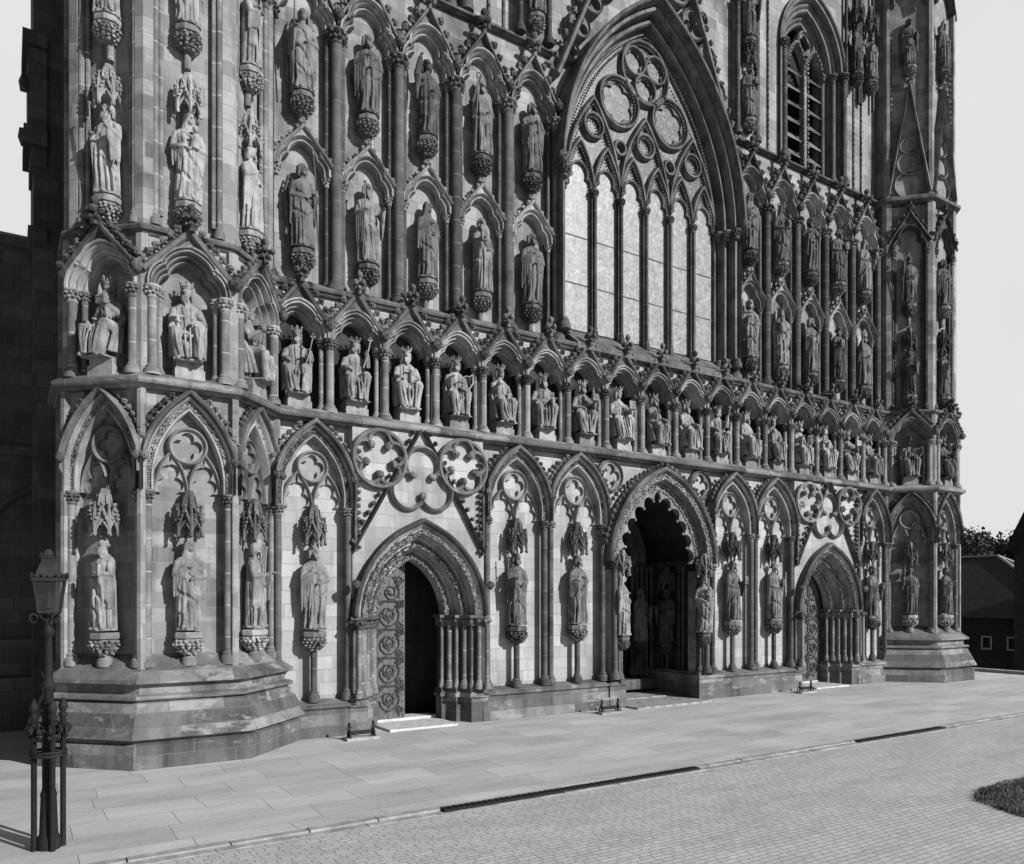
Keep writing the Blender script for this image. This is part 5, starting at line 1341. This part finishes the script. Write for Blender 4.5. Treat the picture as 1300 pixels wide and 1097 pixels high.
# gutter between the two: flat channel stones with two open lengths of iron drain
mb = MB(); x = -12.0
while x < 32:
    L = random.uniform(.8, 1.3); mb.box(x, x + L - .012, 9.75, 9.90 + random.uniform(-.004, .004), -.2, -.02 + random.uniform(-.006, .006))
    mb.box(x + .2, x + L + .18, 9.905, 10.05, -.2, .0 + random.uniform(-.004, .006)); x += L
structure(mb, 'gutter', M['kerb'])
for (a, b_) in ((5.2, 10.25), (14.9, 18.2), (22.2, 22.6)):
    o = MB(); o.box(a, b_, 9.80, 9.95, -.1, .012)
    for i in range(int((b_ - a) / .1)): o.box(a + i * .1, a + i * .1 + .03, 9.81, 9.94, .012, .02)
    d_ = o.build('drain_cover', M['iron'], None, sharp=0); tag(d_, {5.2: 'long black iron drain cover let into gutter, nearest', 14.9: 'black iron drain cover let into gutter, further along', 22.2: 'short black iron drain cover at far end of gutter'}[a], 'drain cover')
# rough grass corner, pale worn patch
gm = MB(); gm.add([(11.6, 2.0, -.022), (24, 2.0, -.022), (24, 6.4, -.022), (18, 6.45, -.022), (12.9, 6.38, -.022), (12.2, 6.1, -.022), (11.8, 5.4, -.022)], [(0, 1, 2, 3, 4, 5, 6)])
g_ = gm.build('lawn', M['grass'], None, sharp=0); tag(g_, kind='structure')
gb = MB(); r9 = random.Random(3)
from mathutils.geometry import intersect_point_tri_2d
poly = [(11.75, 4.5), (17, 4.5), (17, 6.5), (14.9, 6.38), (13.8, 6.48), (12.85, 6.42), (12.1, 6.12), (11.78, 5.4)]
def inside(x, y):
    c = False
    for (x1, y1), (x2, y2) in zip(poly, poly[1:] + poly[:1]):
        if (y1 > y) != (y2 > y) and x < (x2 - x1) * (y - y1) / (y2 - y1) + x1: c = not c
    return c
while len(gb.f) < 22000:
    x, y = r9.uniform(11.7, 17), r9.uniform(4.5, 6.5)
    if inside(x, y):
        a = r9.uniform(0, 6.3); h = r9.uniform(.015, .05) * (1.6 if math.sin(x * 3.1) * math.sin(y * 4.3) > .3 else .8); dx, dy = math.cos(a) * .008, math.sin(a) * .008
        gb.add([(x - dx, y - dy, -.022), (x + dx, y + dy, -.022), (x + dy * 4, y - dx * 4, -.022 + h)], [(0, 1, 2)])
g_ = gb.build('grass', M['grass'], None, sharp=0); tag(g_, kind='stuff')
# low kerb wall along the far edge of the paving
kw = MB(); y = 5.0
while y < 30:
    L = random.uniform(.8, 1.2); kw.box(33.0, 33.3, y, y + L - .01, -.4, .13 + random.uniform(-.008, .008)); y += L
o = kw.build('kerb_wall', M['kerb'], None, sharp=0); tag(o, 'low pale stone kerb along far right edge of paving', 'kerb')

# ------------------------------------------------------------------ LAMP WITH IRON GUARD
LX, LY = .45, 10.9
lamp = thing('street_lamp', 'old black iron gas lamp with glazed square lantern beside near turret', 'street lamp', (LX, LY, 0))
p = MB(); p.lathe([(.13, 0), (.13, .12), (.10, .18), (.085, .6), (.09, .65), (.06, .75), (.052, 1.9), (.075, 1.93), (.075, 1.97), (.048, 2.0), (.038, 2.52), (.06, 2.55), (.062, 2.6), (.04, 2.66), (.05, 2.72), (.02, 2.76)], (0, 0), 14)
sub(p, 'post', M['iron'], lamp)
f = MB(); zb, zt, a, b = 2.82, 3.20, .115, .165
for i in range(4):
    t = pi / 4 + i * pi / 2; t2 = t + pi / 2; rr = math.sqrt(2)
    f.tube([(a * rr * math.cos(t), a * rr * math.sin(t), zb), (b * rr * math.cos(t), b * rr * math.sin(t), zt)], .014, 6)
    for z, r in ((zb, a), (zt, b)): f.tube([(r * rr * math.cos(t), r * rr * math.sin(t), z), (r * rr * math.cos(t2), r * rr * math.sin(t2), z)], .016, 6)
    f.tube([(0, 0, 2.7), (a * .8 * math.cos(t), a * .8 * math.sin(t), 2.74), (a * rr * math.cos(t), a * rr * math.sin(t), zb)], .012, 6)
    f.tube([(a * rr * math.cos(t) + .04 * math.cos(q) - .04, a * rr * math.sin(t), zb - .07 + .05 * math.sin(q)) for q in [k * .6 for k in range(10)]], .008, 5)
sub(f, 'lantern_frame', M['iron'], lamp)
h = MB(); h.lathe([(.26, 3.19), (.265, 3.225), (.21, 3.24), (.165, 3.33), (.12, 3.41), (.105, 3.42), (.105, 3.455), (.12, 3.465), (.1, 3.49), (.07, 3.5), (.06, 3.54), (.03, 3.57)], (0, 0), 4, pi / 4)
for i in range(4):
    t = pi / 4 + i * pi / 2; h.blob(((.255) * math.cos(t), (.255) * math.sin(t), 3.25), (.025, .025, .045), 1, .1); h.blob((.11 * math.cos(t), .11 * math.sin(t), 3.5), (.022, .022, .04), 1)
    for k in range(5):
        e_ = (k + .5) / 5; p0 = Vector(((.255) * math.cos(t), (.255) * math.sin(t), 0)).lerp(Vector(((.255) * math.cos(t + pi / 2), (.255) * math.sin(t + pi / 2), 0)), e_); h.blob((p0.x, p0.y, 3.25), (.022, .022, .035), 1, .2)
sub(h, 'lantern_roof', M['iron'], lamp)
gm_, n_, l_, b_ = new_mat('lantern_glass')
tr_ = n_.new('ShaderNodeBsdfTransparent'); tr_.inputs[0].default_value = (.88, .88, .88, 1); mx_ = n_.new('ShaderNodeMixShader'); mx_.inputs[0].default_value = .04
b_.inputs['Base Color'].default_value = (.4, .4, .4, 1); b_.inputs['Roughness'].default_value = .1
l_.new(tr_.outputs[0], mx_.inputs[1]); l_.new(b_.outputs[0], mx_.inputs[2]); l_.new(mx_.outputs[0], n_['Material Output'].inputs['Surface'])
for i in range(4):
    g = MB(); t = i * pi / 2; e = Vector((math.cos(t), math.sin(t), 0)); s_ = Vector((-e.y, e.x, 0))
    g.add([e * (a - .005) - s_ * a + Vector((0, 0, zb)), e * (a - .005) + s_ * a + Vector((0, 0, zb)), e * (b - .005) + s_ * b + Vector((0, 0, zt)), e * (b - .005) - s_ * b + Vector((0, 0, zt))], [(0, 1, 2, 3)]); sub(g, 'pane', gm_, lamp, sharp=0)
bu = MB(); bu.lathe([(.02, 2.76), (.02, 2.85), (.05, 2.87), (.03, 2.9), (.035, 3.0), (.02, 3.06)], (0, 0), 10); sub(bu, 'burner', M['iron'], lamp)
gd = thing('lamp_guard', 'black iron guard of knobbed posts and scrollwork round foot of gas lamp', 'railing', (LX, LY, 0))
for i in range(4):
    a = R(45 - 33) + i * pi / 2; x, y = .155 * math.cos(a), .155 * math.sin(a)
    q = MB(); q.lathe([(.032, 0), (.032, 1.55), (.045, 1.57), (.045, 1.6), (.028, 1.62), (.05, 1.67), (.052, 1.71), (.03, 1.75), (.012, 1.79)], (x, y), 10); sub(q, 'post', M['iron'], gd)
r_ = MB()
for z in (1.12, 1.16):
    r_.tube([(.185 * math.cos(k * pi / 12), .185 * math.sin(k * pi / 12), z) for k in range(25)], .018, 6)
for k in range(12):
    a = k * pi / 6; c_, s_ = math.cos(a), math.sin(a)
    r_.tube([((.17 + .075 * (1 - t) * math.cos(t * 9)) * c_, (.17 + .075 * (1 - t) * math.cos(t * 9)) * s_, 1.42 + .085 * (1 - t) * math.sin(t * 9)) for t in [i / 14 for i in range(15)]], .011, 5)
    r_.blob((.21 * c_, .21 * s_, 1.42), (.03, .03, .045), 1, .25); r_.blob((.19 * c_, .19 * s_, 1.34), .026, 1, .2)
r_.tube([(.165 * math.cos(k * pi / 12), .165 * math.sin(k * pi / 12), 1.42) for k in range(25)], .016, 6)
sub(r_, 'scroll_ring', M['iron'], gd)

# ------------------------------------------------------------------ BOOT SCRAPERS
def scraper(x, y, label):
    o = thing('boot_scraper', label, 'boot scraper', (x, y, 0), 0, 'boot scrapers along the front')
    b = MB(); b.box(-.36, .36, -.14, .14, 0, .05); sub(b, 'stone_block', M['kerb'], o)
    s = MB()
    for k in (-1, 1):
        s.tube([(k * .27, 0, .04), (k * .27, 0, .30)], [.03, .022], 8); s.blob((k * .27, 0, .33), (.032, .032, .045), 2); s.blob((k * .27, 0, .2), (.04, .04, .02), 1)
        s.tube([(k * .27, -.1, .05), (k * .27, -.08, .16), (k * .27, 0, .2)], .016, 6); s.tube([(k * .27, .1, .05), (k * .27, .08, .16), (k * .27, 0, .2)], .016, 6)
        s.tube([(k * .27 + .06 * math.cos(t), -.01, .24 + .05 * math.sin(t)) for t in [i * .5 for i in range(11)]], .01, 5)
    sub(s, 'iron_ends', M['iron'], o)
    bl = MB(); bl.box(-.26, .26, -.008, .008, .1, .19); sub(bl, 'blade', M['iron'], o)
scraper(6.35, 15.72, 'small iron boot scraper on paving beside near door')
scraper(13.15, 15.72, 'small iron boot scraper on paving left of porch')
scraper(21.1, 15.75, 'small iron boot scraper on paving beside far door')

# ------------------------------------------------------------------ HOUSES AND TREES ON THE RIGHT
M['brick'] = ashlar('dark_brick', .025, .06, .05, .23, .075, .4, msize=.006)
M['trim'] = stone('pale_trim', .35, .5, 4, .2)
house = thing('brick_house', 'low dark brick house with hipped roof and two small pale-framed windows', 'house', (48, 20, -2.7), R(-90))
# local x runs towards -y (right in the picture), local y away from the cathedral
b = MB(); b.box(-9, 1.2, 0, 8, 0, 4.55); sub(b, 'wall', M['brick'], house)
r = MB(); r.add([(-9.4, -.4, 4.5), (1.6, -.4, 4.5), (1.6, 8.4, 4.5), (-9.4, 8.4, 4.5), (-9.3, 4, 8.25), (-4.8, 4, 8.25)], [(0, 1, 5, 4), (1, 2, 5), (2, 3, 4, 5), (3, 0, 4), (0, 3, 2, 1)]); sub(r, 'roof', M['roof'], house)
rd = MB(); rd.tube([(-9.3, 4, 8.27), (-4.8, 4, 8.27), (1.6, -.4, 4.55)], .09, 6); rd.tube([(-4.8, 4, 8.27), (1.6, 8.4, 4.55)], .09, 6); sub(rd, 'ridge_tiles', M['trim'], house)
for x in (-3.5, -2.1):
    f = MB()
    for q in ((x - .3, x - .2), (x + .2, x + .3)): f.box(q[0], q[1], -.06, .05, 2.65, 3.45)
    f.box(x - .2, x + .2, -.06, .05, 2.65, 2.75); f.box(x - .2, x + .2, -.06, .05, 3.35, 3.45); wn = sub(f, 'window', M['trim'], house)
    g = MB(); g.box(x - .2, x + .2, -.01, .03, 2.75, 3.35); sub(g, 'pane', M['dark'], wn)
ch = thing('gabled_house', 'black silhouette of steep gabled house at right edge', 'house', (44, 12.5, -2.7), R(-90))
b = MB(); b.box(-7.7, -2.1, 0, 6, 0, 8.6); sub(b, 'wall', M['brick'], ch)
r = MB(); r.add([(-7.95, -.5, 8.1), (-1.85, -.5, 8.1), (-1.85, 6.5, 8.1), (-7.95, 6.5, 8.1), (-4.9, -.5, 14.4), (-4.9, 6.5, 14.4)], [(0, 1, 4), (1, 2, 5, 4), (2, 3, 5), (3, 0, 4, 5), (0, 3, 2, 1)]); sub(r, 'roof', M['roof'], ch)
M['leaf'] = stone('tree_leaves', .05, .13, 2.5, .4); M['bark'] = stone('tree_bark', .05, .1, 4, .3)
def tree(x, y, z, h, cr, label, seed):
    rt = random.Random(seed); o = thing('tree', label, 'tree', (x, y, z), 0, 'trees beyond the houses')
    t = MB(); t.tube([(0, 0, 0), (.1, 0, h * .3), (0, .1, h * .55), (.1, .1, h * .85)], [.4, .3, .2, .05], 10)
    cl = []
    for k in range(13):
        a = rt.uniform(0, 6.3); e = rt.uniform(.45, 1); rr = cr * math.sqrt(rt.random()) * (1.15 - .5 * abs(e - .65))
        p = Vector((math.cos(a) * rr, math.sin(a) * rr, h * e)); cl.append((p, rt.uniform(.28, .48) * cr))
        t.tube([(0, 0, h * e * .55), (p * .5 + Vector((0, 0, h * e * .25))), p], [.12, .07, .02], 6)
    sub(t, 'trunk', M['bark'], o)
    l = MB()
    for p, r in cl:
        for i in range(900):
            d_ = Vector((rt.gauss(0, 1), rt.gauss(0, 1), rt.gauss(0, .8))); d_ = d_.normalized() * r * rt.uniform(.35, 1.12)
            c = p + d_; u = Vector((rt.gauss(0, 1), rt.gauss(0, 1), rt.gauss(0, 1))).normalized(); v = u.cross(Vector((rt.random(), rt.random(), 1))).normalized(); s = rt.uniform(.09, .2)
            l.add([c - u * s, c + v * s * .6, c + u * s, c - v * s * .6], [(0, 1, 2, 3)])
    sub(l, 'crown', M['leaf'], o, sharp=0)
tree(59, 33.6, -2.7, 11.0, 4.0, 'tall leafy tree just beyond far turret', 1)
tree(63, 31, -2.7, 9.4, 3.8, 'low bushy tree behind the brick house roof', 2)
tree(66, 28.5, -2.7, 10.0, 4.2, 'broad dark tree between the two houses', 3)
